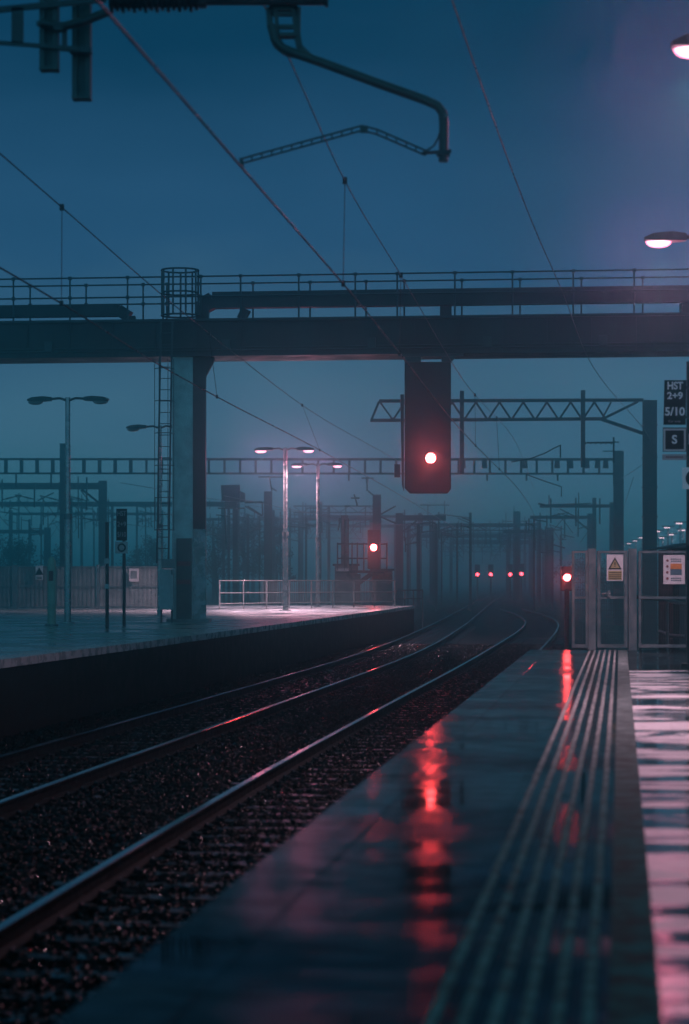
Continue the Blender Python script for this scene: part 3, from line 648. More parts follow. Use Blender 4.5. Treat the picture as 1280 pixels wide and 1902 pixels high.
# the tangle of thin masts behind
rr = random.Random(5)
for lab, x0, x1, n, ya, yb in (('one of the thin misty masts tangled left of the second signal', 385, 620, 13, 925, 975), ('one of the thin dim masts behind the far panel fence', 10, 290, 9, 915, 985), ('one of the thin misty masts between the second signal and the far red lights', 745, 880, 6, 950, 995), ('one of the thin misty masts right of the four far red lights', 985, 1050, 5, 960, 1010)):
    for k in range(n):
        px = x0 + (x1 - x0) * (k + rr.uniform(.1, .9)) / n; Y = rr.uniform(165, 260); py = rr.uniform(ya, yb); w = rr.uniform(.12, .24); arms = []
        for q in range(rr.choice((2, 3, 3, 4))):
            yy_ = py + rr.uniform(-4, 34); l = rr.uniform(9, 30) * rr.choice((-1, 1)); arms.append((px, yy_, px + l, yy_ + rr.uniform(-7, 7)))
            if rr.random() < .6: arms.append((px + l, yy_ - 8, px + l, yy_ + rr.uniform(8, 20)))
        mast(px, Y, py, w, lab, arms)['group'] = 'thin masts in the mist'
for k, (pa, pb, py, Y) in enumerate(((370, 690, 962, 240), (20, 300, 952, 235), (735, 1000, 972, 265), (760, 1010, 992, 300))):
    portal(Y, pa, pb, py, ('thin hazy beam behind the lit twin lamp', 'thin hazy beam above the far panel fence', 'thin hazy beam level with the top of the second signal, right of it', 'thin hazy beam just above the far red lights')[k], 5, (True, True), mw=.35, drops=10, knee=False)

# dark indicator box
t = thing('indicator_box', 'dark boxy train indicator seen from behind, high left of the lit lamps', 'indicator', at(432, 935, 148))
m = MB(); m.prism([at(410, 901, 148), at(445, 900, 148), at(446, 931, 148), at(412, 930, 148)], (0, .9, 0)); m.build('housing', BLACK, t, bevel=.03)
m = MB(); m.prism([at(446.5, 912, 148.2), at(455, 916, 148.2), at(455, 932, 148.2), at(446.5, 933, 148.2)], (0, .5, 0)); m.prism([at(418, 931, 148.2), at(440, 932, 148.2), at(440, 945, 148.2), at(418, 944, 148.2)], (0, .4, 0)); m.build('bracket', STEEL, t)

# ------------------------------------------------------------------ overhead wires
def wire(pts, r, label, group='overhead wires'):
    pts = [Vector(p) for p in pts]; ys = [p.y for p in pts]; q = []
    tx = [(p.y, p.x) for p in pts]; tz = [(p.y, p.z) for p in pts]
    yy = np.linspace(ys[0], ys[-1], max(20, int((ys[-1] - ys[0]) / 1.5)))
    for y, x, z in zip(yy, smooth(tx, yy), smooth(tz, yy)): q.append((x, y, z))
    m = MB().tube(q, r, 6); o = m.build('overhead_wire', WIRE); tag(o, label, 'overhead wire', group); return q
def onz(px, py, z):
    Y = F * (z - CZ) / (HY - py); return Vector(((px - 640) * Y / F, Y, z))
C1 = wire([(-2.2, 5, 4.3), onz(180, 0, 4.3), onz(450, 312, 4.3), onz(640, 530, 4.3), onz(840, 780, 4.3), (6.4, 86, 4.3), (10.2, 127, 4.3), (12.5, 160, 4.3)], .010, 'thick contact wire crossing from top left down past the big signal')
K1 = wire([(-2.2, 3, 5.2), (-.64, 18.2, 5.6), onz(640, 335, 5.4), onz(740, 503, 5.38), onz(850, 690, 5.4), (6.3, 86, 5.95), (8.4, 106, 5.4), (10.2, 127, 5.95)], .0065, 'upper catenary wire running down behind the near bracket arm')
K2 = wire([(-4.6, 12, 5.7), onz(0, 285, 5.4), onz(115, 385, 5.4), onz(280, 530, 5.4), onz(440, 660, 5.4), onz(565, 755, 5.4), onz(720, 845, 5.42), (5.2, 127, 6.0)], .0075, 'catenary wire sloping down from the left edge of the sky')
C2 = wire([(-4.6, 12, 4.3), onz(115, 564, 4.3), onz(300, 680, 4.3), onz(405, 738, 4.3), onz(560, 818, 4.3), (1.4, 81, 4.3), (5.2, 127, 4.3), (12, 205, 4.3)], .010, 'contact wire over the far track crossing the gantry column')
R1 = wire([(-.8, 8, 6.7), onz(840, 0, 6.5), onz(1000, 440, 6.45), onz(1040, 530, 6.4), onz(1090, 660, 6.3), (11.1, 85.6, 6.0), (14.6, 127, 6.3)], .009, 'dark return wire descending from the top middle towards the right mast')
for i, (xa, xb, z, lab) in enumerate(((-12, 6, 6.3, 'thin feeder wire over the far sidings, uppermost'), (-16, 2, 4.6, 'thin contact wire over the sidings at far left'), (-6.5, 9.5, 5.6, 'thin wire dropping behind the lit lamps'), (15.5, 24, 6.6, 'thin wire leaving the right mast'))):
    wire([(xa, 127, z), ((xa + xb) / 2 - .3, 165, z - .5), (xb, 205, z), (xb + 5, 260, z - .4)], .016, lab, 'distant wires')
def dropper(ka, ca, y, label):
    A = Vector((np.interp(y, [p[1] for p in ka], [p[0] for p in ka]), y, np.interp(y, [p[1] for p in ka], [p[2] for p in ka])))
    B = Vector((np.interp(y, [p[1] for p in ca], [p[0] for p in ca]), y, np.interp(y, [p[1] for p in ca], [p[2] for p in ca])))
    t = thing('wire_dropper', label, 'dropper', B, 'droppers between the wires')
    MB().tube([A, B], .004 + y * 3e-5, 5).build('rod', WIRE, t)
    MB().box(A, (.05, .05, .07)).build('clamp', WIRE, t); MB().box(B, (.04, .04, .06)).build('clamp', WIRE, t)
dropper(K1, C1, 25.3, 'hanging dropper wire in the middle of the sky above the gantry handrail')
dropper(K2, C2, 27.1, 'hanging dropper wire at the left above the gantry walkway')
dropper(K1, C1, 33, 'dropper just above the handrail near the big signal')
dropper(K2, C2, 41, 'dropper just right of the grey column below the beam')
dropper(K2, C2, 58, 'dropper above the two lit lamp heads')
dropper(K1, C1, 56, 'dropper right of the big signal, nearer to it')
dropper(K1, C1, 68, 'dropper right of the big signal, farther along')

# ------------------------------------------------------------------ near bracket over the track
BY = 18.2
def bp_(px, py, dy=0): p = at(px, py, BY); p.y += dy; return p
br = thing('overhead_line_bracket', 'large dark overhead line bracket with insulator across the top of the view', 'overhead line bracket', bp_(120, 0))
for x0, x1, yb in ((75, 109, 132), (132, 166, 180)):
    m = MB(); x = (x0 + x1) / 2; z0, z1 = bp_(0, yb).z, 7.1; X = bp_(x, 0).x; w = (x1 - x0) / F * BY
    d = 0 if x0 == 75 else .12
    for s_ in (-1, 1): m.box((X + s_ * w * .36, BY + d, (z0 + z1) / 2), (w * .28, w * .9, z1 - z0))
    m.box((X, BY + d, (z0 + z1) / 2 + .01), (w * .42, w * .25, z1 - z0 - .02)); m.box((X, BY + d, z0 + .012), (w * 1.02, w * .95, .02))
    m.build('drop_post', DARKGALV, br)
m = MB()
m.bar(bp_(-60, 30, -.1), bp_(200, 4, -.1), .03, .045); m.bar(bp_(-60, 80, -.1), bp_(150, 96, -.1), .03, .03); m.bar(bp_(36, 20, -.1), bp_(36, 86, -.1), .09, .03, up=(0, 1, 0))
m.tube([bp_(80, 49, -.12), bp_(120, 56, -.12), bp_(160, 46, -.12), bp_(205, 28, -.12)], .035, 8); m.bar(bp_(110, 94, -.09), bp_(172, 98, -.09), .03, .04)
m.bar(bp_(122, 50, -.08), bp_(122, 96, -.08), .04, .03); m.box(bp_(92, 49, -.09), (.17, .06, .03)); m.box(bp_(150, 95, .02), (.17, .06, .03)); m.box(bp_(112, 56, -.1), (.07, .1, .06))
m.build('tie_frame', STEEL, br)
m = MB(); a_, c_ = bp_(205, 5, -.1), bp_(372, 2, -.1); m.tube([a_, c_], .07, 10)
for i in range(16):
    c = a_.lerp(c_, (i + .5) / 16); m.tube([c + Vector((-.012, 0, 0)), c + Vector((.012, 0, 0))], .105 if i % 2 == 0 else .092, 14)
m.build('insulator', INSUL, br)
m = MB(); m.tube([bp_(372, 4, -.1), bp_(610, 4, -.1)], .048, 10); m.tube([bp_(604, 4, -.1), bp_(610, 4, -.1)], .062, 10); m.tube([bp_(372, 3, -.1), bp_(385, 3, -.1)], .075, 10); m.build('top_tube', STEEL, br)
# bracket plate with two holes, made of a curved rim and cross webs
m = MB(); rim = [bp_(500, 14), bp_(502, 50), bp_(512, 82), bp_(532, 98), bp_(575, 106), bp_(556, 88), bp_(552, 60), bp_(553, 14)]
for p, q in zip(rim, rim[1:] + rim[:1]): m.bar(p, q, .05, .05, up=(0, 1, 0))
for yy_, r_ in ((26, .024), (50, .020), (66, .018)): m.bar(bp_(503, yy_), bp_(553, yy_), .03, .05 if yy_ != 66 else .11, up=(0, 1, 0))
for xx in (512, 545): m.bar(bp_(xx, 20), bp_(xx + 6, 76), .03, .07, up=(0, 1, 0))
m.build('bracket_plate', DARKGALV, br)
m = MB(); m.tube([bp_(506, 50, -.06), bp_(511, 76, -.06), bp_(524, 92, -.06), bp_(545, 101, -.06), bp_(600, 120, -.06), bp_(700, 157, -.06), bp_(790, 189, -.06), bp_(812, 199, -.06), bp_(822, 212, -.06), bp_(824, 232, -.06), bp_(823, 303, -.06)], .036, 12); m.build('drop_tube', DARKGALV, br)
m = MB(); m.box(bp_(823, 288, -.06), (.10, .10, .03)); m.tube([bp_(783, 287, -.06), bp_(838, 283, -.06)], .014, 6); m.tube([bp_(786, 286, -.06), bp_(805, 274, -.06), bp_(812, 262, -.06), bp_(818, 245, -.06)], .008, 6); m.build('clamp', STEEL, br); MB().box(bp_(828, 219, -.1), (.03, .03, .03)).build('bolt', GALV, br)
m = MB()
for o in (0, 9):
    m.tube([bp_(450, 297 + o, -.06), bp_(672, 236 + o, -.06), bp_(700, 243 + o, -.06), bp_(790, 282 + o, -.06)], .008, 6)
for k in range(13):
    u = k / 12; x = 450 + 222 * u; y = 297 - 61 * u; m.bar(bp_(x, y, -.06), bp_(x, y + 9, -.06), .012, .02)
for k in range(6):
    u = k / 5; x = 700 + 90 * u; y = 243 + 39 * u; m.bar(bp_(x, y, -.06), bp_(x, y + 9, -.06), .012, .02)
m.bar(bp_(449, 296, -.06), bp_(450, 314, -.06), .03, .03); m.box(bp_(676, 243, -.06), (.06, .04, .05))
m.build('registration_arm', DARKGALV, br)
# boom and mast that carry it, above and left of the frame
m = MB()
for z in (7.1, 7.8): m.bar((-9.2, BY, z), (4.6, BY - 1.4, z), .10, .10)
for k in range(16): m.bar((-9.2 + .86 * k, BY - .087 * k, 7.1 if k % 2 else 7.8), (-9.2 + .86 * (k + 1), BY - .087 * (k + 1), 7.8 if k % 2 else 7.1), .05)
m.build('boom', STEEL, br)
m = MB(); hmast(m, -9.3, BY, 0, 8.0, .4); m.build('mast', STEEL, br)

# ------------------------------------------------------------------ signs on the near platform
QY = 31.0
def qp(px, py, dy=0): p = at(px, py, QY); p.y += dy; return p
PX = xp(1285, QY)
po_ = thing('sign_post', 'dark steel post at the right edge that carries the stopping signs', 'sign post', (PX, QY + .1, 0))
MB().tube([(PX, QY + .1, 0), (PX, QY + .1, 4.0)], .055, 12).tube([(PX, QY + .1, 0), (PX, QY + .1, .04)], .13, 12).build('pole', BLACK, po_)
for py in (720, 775, 812, 848): MB().bar(qp(1240, py, .03), qp(1290, py, .03), .02, .03).build('clamp', STEEL, po_)
s1 = thing('stop_sign_board', 'black board reading HST 2+9 5/10 at the right edge', 'sign', qp(1254, 748))
m = MB(); m.prism([qp(1234.5, 706), qp(1275, 706), qp(1274, 789), qp(1232.5, 789)], (0, .012, 0)); m.build('board', SIGN_K, s1)
LETTER = mat('white_reflective_letter', (.9, .92, .9), .5, 0, .1, 8)
text('HST', .135, qp(1254, 717, -.004), LETTER, s1, w=.205, bold=.004)
text('2+9', .125, qp(1254, 735.5, -.004), LETTER, s1, w=.205, bold=.004)
text('5/10', .150, qp(1253.5, 765, -.004), LETTER, s1, w=.260, bold=.004)
text('Car stop', .035, qp(1253, 782.5, -.004), WHITE, s1, w=.16)
s2 = thing('letter_sign', 'square black S sign with white border under the HST board', 'sign', qp(1253, 818))
def frame(m, x0, y0, x1, y1, w, dy, d):
    m.prism([qp(x0, y0, dy), qp(x1, y0, dy), qp(x1, y0 + w, dy), qp(x0, y0 + w, dy)], (0, d, 0)); m.prism([qp(x0, y1 - w, dy), qp(x1, y1 - w, dy), qp(x1, y1, dy), qp(x0, y1, dy)], (0, d, 0))
    m.prism([qp(x0, y0 + w, dy), qp(x0 + w, y0 + w, dy), qp(x0 + w, y1 - w, dy), qp(x0, y1 - w, dy)], (0, d, 0)); m.prism([qp(x1 - w, y0 + w, dy), qp(x1, y0 + w, dy), qp(x1, y1 - w, dy), qp(x1 - w, y1 - w, dy)], (0, d, 0))
m = MB(); m.prism([qp(1231.5, 794), qp(1275, 794), qp(1275, 839), qp(1231.5, 839)], (0, .012, 0)); m.build('board', SIGN_K, s2)
m = MB(); frame(m, 1232.5, 796, 1274, 838, 3.4, -.005, .004); m.build('border', WHITE, s2)
text('S', .155, qp(1253, 817, -.004), LETTER, s2, bold=.004)
s3 = thing('label_plate', 'thin pale label plate beneath the S sign', 'sign', qp(1253, 849))
m = MB(); m.prism([qp(1230.5, 843.5), qp(1275, 843.5), qp(1275, 854.5), qp(1230.5, 854.5)], (0, .01, 0)); m.build('board', PALE, s3)
m = MB()
for i in range(9): m.prism([qp(1237 + i * 3.6, 847.5, -.004), qp(1239.6 + i * 3.6, 847.5, -.004), qp(1239.6 + i * 3.6, 850.5, -.004), qp(1237 + i * 3.6, 850.5, -.004)], (0, .003, 0))
m.build('lettering', RED, s3)
s4 = thing('ring_sign', 'white square sign with a black disc cut by the right edge', 'sign', qp(1287, 889, -.1))
m = MB(); m.prism([qp(1265, 869, -.1), qp(1310, 867, -.1), qp(1310, 909, -.1), qp(1266, 909, -.1)], (0, .012, 0)); m.build('board', LETTER, s4)
m = MB(); m.disc(qp(1288, 889, -.106), .115, .005, 28); m.build('disc', SIGN_K, s4)
s5 = thing('small_plate', 'tiny pale plate at the right edge level with the S sign', 'sign', qp(1281, 816, -.1))
m = MB(); m.prism([qp(1277, 806, -.1), qp(1290, 806, -.1), qp(1290, 826, -.1), qp(1277, 826, -.1)], (0, .01, 0)); m.build('board', PALE, s5); m = MB(); m.prism([qp(1280, 810, -.105), qp(1288, 810, -.105), qp(1288, 822, -.105), qp(1280, 822, -.105)], (0, .004, 0)); m.build('print', BLUEGREY, s5)
# dark control box on the post
m = MB(); m.prism([qp(1274.5, 985, -.03), qp(1296, 985, -.03), qp(1296, 1012, -.03), qp(1274.5, 1012, -.03)], (0, .06, 0)); m.prism([qp(1274.5, 1040, -.03), qp(1296, 1040, -.03), qp(1296, 1075, -.03), qp(1274.5, 1075, -.03)], (0, .06, 0)); m.build('control_box', BLACK, po_)

# ------------------------------------------------------------------ fence across the near platform end
FY = 37.9
def fp(px, py, dy=0): p = at(px, py, FY); p.y += dy; return p
fn = thing('platform_end_fence', 'galvanised mesh fence with gate closing the near platform end', 'fence', fp(1165, 1208))
def pbox(m, x0, y0, x1, y1, dy, d): m.prism([fp(x0, y0, dy), fp(x1, y0, dy), fp(x1, y1, dy), fp(x0, y1, dy)], (0, d, 0))
for x0, x1 in ((1093, 1107), (1168, 1183), (1281, 1296), (1400, 1415)):
    m = MB(); pbox(m, x0, 1019, x1, 1208.3, 0, .10); m.build('post', GALV, fn)
for x0, x1, lab in ((1063, 1092.5, 'frame'), (1110, 1166, 'gate'), (1187, 1280, 'frame'), (1298, 1399, 'frame')):
    m = MB(); w = 4.5 if lab == 'frame' else 6
    pbox(m, x0, 1023, x0 + w, 1203, .02, .05); pbox(m, x1 - w, 1023, x1, 1203, .02, .05)
    for y in (1023, 1108, 1197): pbox(m, x0 + w, y, x1 - w, y + (4.5 if y != 1197 else 6), .022, .045)
    fr = m.build('gate' if lab == 'gate' else 'panel_frame', GALV, fn)
    m = MB(); xq = x0 + w + 2.4
    while xq < x1 - w - 1: m.bar(fp(xq, 1027, .045), fp(xq, 1197, .045), .0030, .0030); xq += 4.4
    for yq in np.arange(1030, 1196, 13): m.bar(fp(x0 + w, yq, .05), fp(x1 - w, yq, .05), .0030, .0030)
    m.build('mesh_panel', GALV, fr)
m = MB(); m.tube([fp(1118, 1103, -.02), fp(1134, 1103, -.02)], .012, 6); m.box(fp(1131, 1103, .0), (.05, .05, .10)); m.build('latch', GALV, fn)
s6 = thing('warning_sign', 'white warning sign with triangle hung on the mesh gate', 'sign', fp(1142, 1054, -.01))
m = MB(); pbox(m, 1127, 1030, 1157.5, 1079, -.02, .012); m.build('board', WHITE, s6)
def tri(c, r, dy, m): m.prism([c + Vector((0, dy, r)), c + Vector((r * .95, dy, -r * .72)), c + Vector((-r * .95, dy, -r * .72))], (0, .004, 0))
m = MB(); tri(fp(1142, 1048), .115, -.025, m); m.build('triangle', SIGN_K, s6)
m = MB(); tri(fp(1142, 1048.5), .078, -.030, m); m.build('triangle_fill', YELLOW, s6)
m = MB(); m.box(fp(1142, 1047, -.032), (.018, .003, .05)); m.box(fp(1142, 1052, -.032), (.018, .003, .016)); m.build('exclamation_mark', SIGN_K, s6)
m = MB(); pbox(m, 1129.5, 1060, 1155, 1077, -.025, .004); m.build('text_panel', YELLOW, s6)
m = MB()
for i, y in enumerate((1062.5, 1066.5, 1070, 1073.5)):
    for k in range(6): pbox(m, 1131.5 + k * 3.8, y, 1134.6 + k * 3.8, y + 1.6, -.028, .002)
m.build('lettering', SIGN_K, s6)
s7 = thing('notice_board', 'white notice with pictogram column and orange panel beside the sign post', 'sign', fp(1252, 1058, -.01))
m = MB(); pbox(m, 1232, 1031, 1272, 1085, -.02, .012); m.build('board', WHITE, s7)
m = MB()
for y in (1041, 1052, 1063, 1074.5): m.disc(fp(1239.5, y, -.025), .02, .004, 14)
m.build('pictogram', RED, s7)
m = MB(); pbox(m, 1245, 1047, 1266, 1057, -.025, .004); m.build('orange_panel', ORANGE, s7)
m = MB(); pbox(m, 1245, 1057.5, 1266, 1068, -.025, .004); m.build('blue_panel', BLUEGREY, s7)
m = MB()
for y in (1037.5, 1041.5, 1073, 1077):
    for k in range(5): pbox(m, 1246 + k * 4, y, 1249 + k * 4, y + 2, -.025, .003)
m.build('lettering', BLUEGREY, s7)

# ------------------------------------------------------------------ signals: small near one, second one, far ones
t = thing('railway_signal', 'small red signal on a low post just left of the near fence', 'signal', (xp(1053, 60), 60, -1.3), 'red railway signals')
X = xp(1053, 60)
MB().tube([(X, 60, -1.3), (X, 60, .9)], .06, 10).build('post', STEEL, t)
m = MB(); m.box((X, 60.08, 1.15), (.30, .22, .62)); m.build('housing', BLACK, t, bevel=.02)
red_light((X, 59.96, 1.18), .085, t, 14)
Y2 = 107.0
def s2p(px, py, dy=0): p = at(px, py, Y2); p.y += dy; return p
bk = thing('signal_platform', 'railed maintenance cage on a bracket carrying the second signal', 'signal bracket', (xp(664, Y2), Y2, GZ0))
m = MB(); m.box((xp(664, Y2), Y2 + .3, (GZ0 + zy(1066, Y2)) / 2), (.28, .3, zy(1066, Y2) - GZ0)); m.bar(s2p(664, 1085, .3), s2p(690, 1066, .3), .2, .2); m.bar(s2p(664, 1085, .3), s2p(645, 1066, .3), .14, .14); m.build('stanchion', STEEL, bk)
m = MB(); a_ = s2p(625, 1062, .1); c_ = s2p(720, 1062, .1); m.bar(a_ + Vector((0, .5, 0)), c_ + Vector((0, .5, 0)), 1.1, .12); m.build('deck', BLACK, bk)
m = MB(); m.prism([s2p(625, 1056, -.02), s2p(648, 1056, -.02), s2p(648, 1061, -.02), s2p(625, 1061, -.02)], (0, .02, 0)); m.build('plate', WHITE, bk)
m = MB()
for dy in (0, 1.0):
    for py in (1010, 1037): m.tube([s2p(626, py, dy), s2p(719, py, dy)], .03, 6)
    for px in (627, 640, 654, 664, 676, 719): m.tube([s2p(px, 1060, dy), s2p(px, 1008, dy)], .028, 6)
m.build('handrail', STEEL, bk)
m = MB()
for px in (640, 647): m.tube([s2p(px, 1060, 1.05), s2p(px, 962, 1.05)], .03, 6)
for py in range(965, 1060, 12): m.tube([s2p(640, py, 1.05), s2p(647, py, 1.05)], .015, 5)
m.build('ladder', STEEL, bk)
t = thing('railway_signal', 'second red signal, on the railed cage beyond the far platform', 'signal', s2p(694, 1060, -.1), 'red railway signals')
m = MB(); m.prism([s2p(683, 984, -.1), s2p(706, 984, -.1), s2p(706, 1057, -.1), s2p(683, 1057, -.1)], (0, .3, 0)); m.build('housing', BLACK, t, bevel=.02)
red_light(s2p(694, 1017, -.115), .14, t, 60)
for px, py, Y, lab in ((887, 1067, 262, 'leftmost of the four far red signals in the mist'), (912, 1067, 262, 'second from left of the four far red signals in the mist'), (948, 1067, 258, 'third from left of the four far red signals, left of the dark mast'), (969, 1066, 255, 'rightmost of the four far red signals, right of the dark mast')):
    p = at(px, py, Y); t = thing('railway_signal', lab, 'signal', (p.x, Y, GZ0), 'red railway signals')
    MB().tube([(p.x, Y + .25, GZ0), (p.x, Y + .25, p.z - .3)], .09, 8).build('post', STEEL, t)
    m = MB(); m.box((p.x, Y + .2, p.z + .35), (.55, .3, 1.5)); m.build('housing', BLACK, t)
    red_light((p.x, Y + .03, p.z), .19, t, 4, REDLENS_FAR, hood=False)

# ------------------------------------------------------------------ things on the far platform
def flatsign(px0, py0, px1, py1, Y, label, inner, cat='sign', name='notice'):
    t = thing(name, label, cat, at((px0 + px1) / 2, (py0 + py1) / 2, Y)); m = MB(); m.prism([at(px0, py0, Y), at(px1, py0, Y), at(px1, py1, Y), at(px0, py1, Y)], (0, .015, 0)); m.build('board', WHITE, t); inner(t); return t
# solid panel fence at the back
BYF = 91.5
fb = thing('panel_fence', 'dull steel panel fence along the back of the far platform', 'fence', (xp(165, BYF), BYF, 0))
def bpx(px, py, dy=0): p = at(px, py, BYF); p.y += dy; return p
for x0, x1 in ((-140, 22), (34, 178), (186, 326)):
    m = MB(); n = int((x1 - x0) / 4)
    for i in range(n):
        u, v = x0 + (x1 - x0) * i / n, x0 + (x1 - x0) * (i + 1) / n; d = .03 if i % 2 else 0
        m.prism([bpx(u, 1052, d), bpx(v, 1052, d), bpx(v, 1129, d), bpx(u, 1129, d)], (0, .02, 0))
    m.build('panel', FENCEP, fb)
    m = MB()
    for py in (1053, 1090, 1127): m.bar(bpx(x0, py, -.03), bpx(x1, py, -.03), .04, .05)
    m.build('rail', GALV, fb)
for px in (28, 182, 330):
    m = MB(); m.box(bpx(px, 1090) + Vector((0, .02, 0)), ((.22 if px == 28 else .12), .12, 1.7)); m.build('post', GALV, fb)
def inner_tri(t):
    m = MB(); tri(at(73, 1062, 91.2), .17, -.02, m); m.build('triangle', SIGN_K, t); m = MB(); m.prism([at(68, 1071, 91.17), at(78, 1071, 91.17), at(78, 1075.5, 91.17), at(68, 1075.5, 91.17)], (0, .004, 0)); m.build('text_panel', FENCEP, t)
flatsign(66, 1051, 80, 1077, 91.2, 'small triangle warning sign on the far panel fence', inner_tri, name='warning_sign')
def inner_pic(t):
    m = MB(); m.prism([at(243.5, 1060.5, 91.17), at(254.5, 1060.5, 91.17), at(254.5, 1074, 91.17), at(243.5, 1074, 91.17)], (0, .004, 0)); m.build('print', FENCEP, t)
flatsign(240, 1056, 258, 1080, 91.2, 'pale framed notice on the far panel fence', inner_pic)
# railing at the platform end
RAILP = mat('pale_railing_paint', (.13, .14, .14), .4, 0, .25, 4)
rl = thing('pedestrian_railing', 'pale railing across the end of the far platform under the lit lamps', 'railing', (xp(570, 89), 89, 0))
A0, A1 = Vector((-4.55, 87.5, 0)), Vector((2.0, 95, 0)); A0 = Vector((xp(408, 88), 88, 0)); A1 = Vector((xp(733, 97), 97, 0))
m = MB()
for z in (1.08, .62, .22): m.tube([A0 + Vector((0, 0, z)), A1 + Vector((0, 0, z))], .022, 6)
m.build('rail', RAILP, rl)
for k in range(9): p = A0.lerp(A1, k / 8); MB().tube([p, p + Vector((0, 0, 1.1))], .026, 8).build('post', RAILP, rl)
m = MB(); n = 70
for k in range(n):
    p = A0.lerp(A1, .22 + .70 * (k + .5) / n); m.tube([p + Vector((0, 0, .22)), p + Vector((0, 0, 1.08))], .009, 5)
m.build('bars', RAILP, rl)
# help point
t = thing('help_point', 'pale round-topped help point post at far left', 'help point', (xp(96, 57.5), 57.5, 0)); X = xp(96, 57.5)
pr = [(.105, 0), (.105, 1.38), (.104, 1.5), (.09, 1.6), (.05, 1.665), (.012, 1.68)]
m = MB(); m.tube([(X, 57.5, z) for r, z in pr], [r for r, z in pr], 16); m.build('body', mat('pale_green_enamel', (.30, .34, .27), .35), t)
m = MB(); m.box((X - .005, 57.39, 1.22), (.11, .02, .24)); m.build('call_panel', RED, t)
m = MB(); m.tube([(X, 57.5, 0), (X, 57.5, .05)], .16, 16); m.build('base', GALV, t)
# slim dark post with pale boxes
t = thing('cable_post', 'slim dark post with two pale fittings left of the stacked sign', 'post', (xp(199, 54.5), 54.5, 0)); X = xp(199, 54.5)
MB().tube([(X, 54.5, 0), (X, 54.5, 2.45)], .042, 10).build('pole', BLACK, t)
m = MB(); m.box((X, 54.44, zy(1042, 54.5)), (.11, .08, .12)); m.box((X, 54.44, zy(1089, 54.5)), (.09, .08, .10)); m.build('fitting', PALE, t)
# stacked sign
TY2 = 57.5
t = thing('stop_sign', 'stacked black stopping sign with ring plate below on the far platform', 'sign', (xp(230, TY2), TY2, 0))
MB().tube([(xp(230, TY2), TY2 + .06, 0), (xp(230, TY2), TY2 + .06, zy(946, TY2))], .04, 10).build('pole', BLACK, t)
m = MB(); m.prism([at(216, 945, TY2), at(236, 945, TY2), at(236, 1004, TY2), at(216, 1004, TY2)], (0, .015, 0)); m.build('board', SIGN_K, t)
for s_, py in (('HST', 954), ('2+9', 974), ('5/10', 993)): text(s_, .17, at(226, py, TY2 - .004), PALE, t, w=.21)
m = MB(); m.prism([at(214, 1006, TY2), at(237, 1006, TY2), at(237, 1028, TY2), at(214, 1028, TY2)], (0, .015, 0)); m.build('ring_plate', PALE, t)
m = MB(); m.tube([at(226, 1017, TY2 - .01) + Vector((.085 * math.cos(a), 0, .085 * math.sin(a))) for a in np.linspace(0, 2 * math.pi, 21)], .02, 6); m.build('ring', SIGN_K, t)
# equipment cabinet beside the gantry ladder
CYY = 62.0; t = thing('equipment_cabinet', 'narrow pale cabinet on legs left of the gantry column foot', 'cabinet', (xp(309, CYY), CYY, 0))
m = MB(); m.box((xp(309, CYY), CYY + .1, zy(1095, CYY)), (.36, .24, 1.06)); cb = m.build('body', PALE, t, bevel=.01)
m = MB(); m.box((xp(319, CYY), CYY - .03, zy(1063, CYY)), (.03, .02, .12)); m.build('handle', BLACK, cb)
m = MB(); m.box((xp(312, CYY), CYY + .1, zy(1047, CYY)), (.33, .24, .24)); m.build('top_box', GALV, t)
m = MB(); [m.bar((xp(309, CYY) + dx, CYY + .1, 0), (xp(309, CYY) + dx, CYY + .1, .36), .05) for dx in (-.14, .14)]; m.build('leg', STEEL, t)

# ------------------------------------------------------------------ lineside huts behind the railing, low railing, right-hand hut
def hut(px0, px1, pyt, Y, dep, label, m1, lines, red=None):
    x0, x1 = xp(px0, Y), xp(px1, Y); zt_ = zy(pyt, Y); t = thing('trackside_hut', label, 'hut', ((x0 + x1) / 2, Y, GZ0), 'trackside huts')
    m = MB(); m.box(((x0 + x1) / 2, Y + dep / 2, (GZ0 + zt_) / 2), (x1 - x0, dep, zt_ - GZ0)); m.build('wall', m1, t)
    m = MB(); m.box(((x0 + x1) / 2, Y + dep / 2, zt_ + .05), (x1 - x0 + .2, dep + .2, .09)); m.build('roof', STEEL, t)
    m = MB()
    for py in lines: m.box(((x0 + x1) / 2, Y - .012, zy(py, Y)), (x1 - x0 - .06, .02, .045))
    m.build('trim', STEEL, t)
    if red:
        m = MB(); m.prism([at(red[0], red[1], Y - .03), at(red[2], red[1], Y - .03), at(red[2], red[3], Y - .03), at(red[0], red[3], Y - .03)], (0, .03, 0)); m.build('sign_panel', REDP, t)
    m = MB(); dx = x0 + (x1 - x0) * .6; m.box((dx, Y - .015, zy(1112, Y)), (.7, .024, 1.7)); m.build('door', FENCEP, t)
    return t
HUTP = mat('dull_hut_panel', (.20, .19, .19), .6, 0, .4, 2, spec=.2)
hut(622, 664, 1051, 112, 2.2, 'pale panelled hut behind the railing below the second signal cage', HUTP, (1063, 1078, 1092, 1108))
hut(692, 729, 1060, 116, 2.0, 'pale hut with an orange-red panel right of the second signal', HUTP, (1090,), (692, 1064, 727, 1076))
lr = thing('low_railing', 'low grey railing beyond the far platform ramp', 'railing', at(765, 1128, 108))
m = MB(); m.tube([at(736, 1097, 108), at(785, 1096, 109)], .035, 6); m.tube([at(736, 1112, 108), at(785, 1112, 109)], .025, 6); m.build('rail', GALV, lr)
for px in (736, 752, 768, 785): MB().tube([at(px, 1097, 108.4), Vector((xp(px, 108.4), 108.4, GZ0))], .03, 6).build('post', GALV, lr)
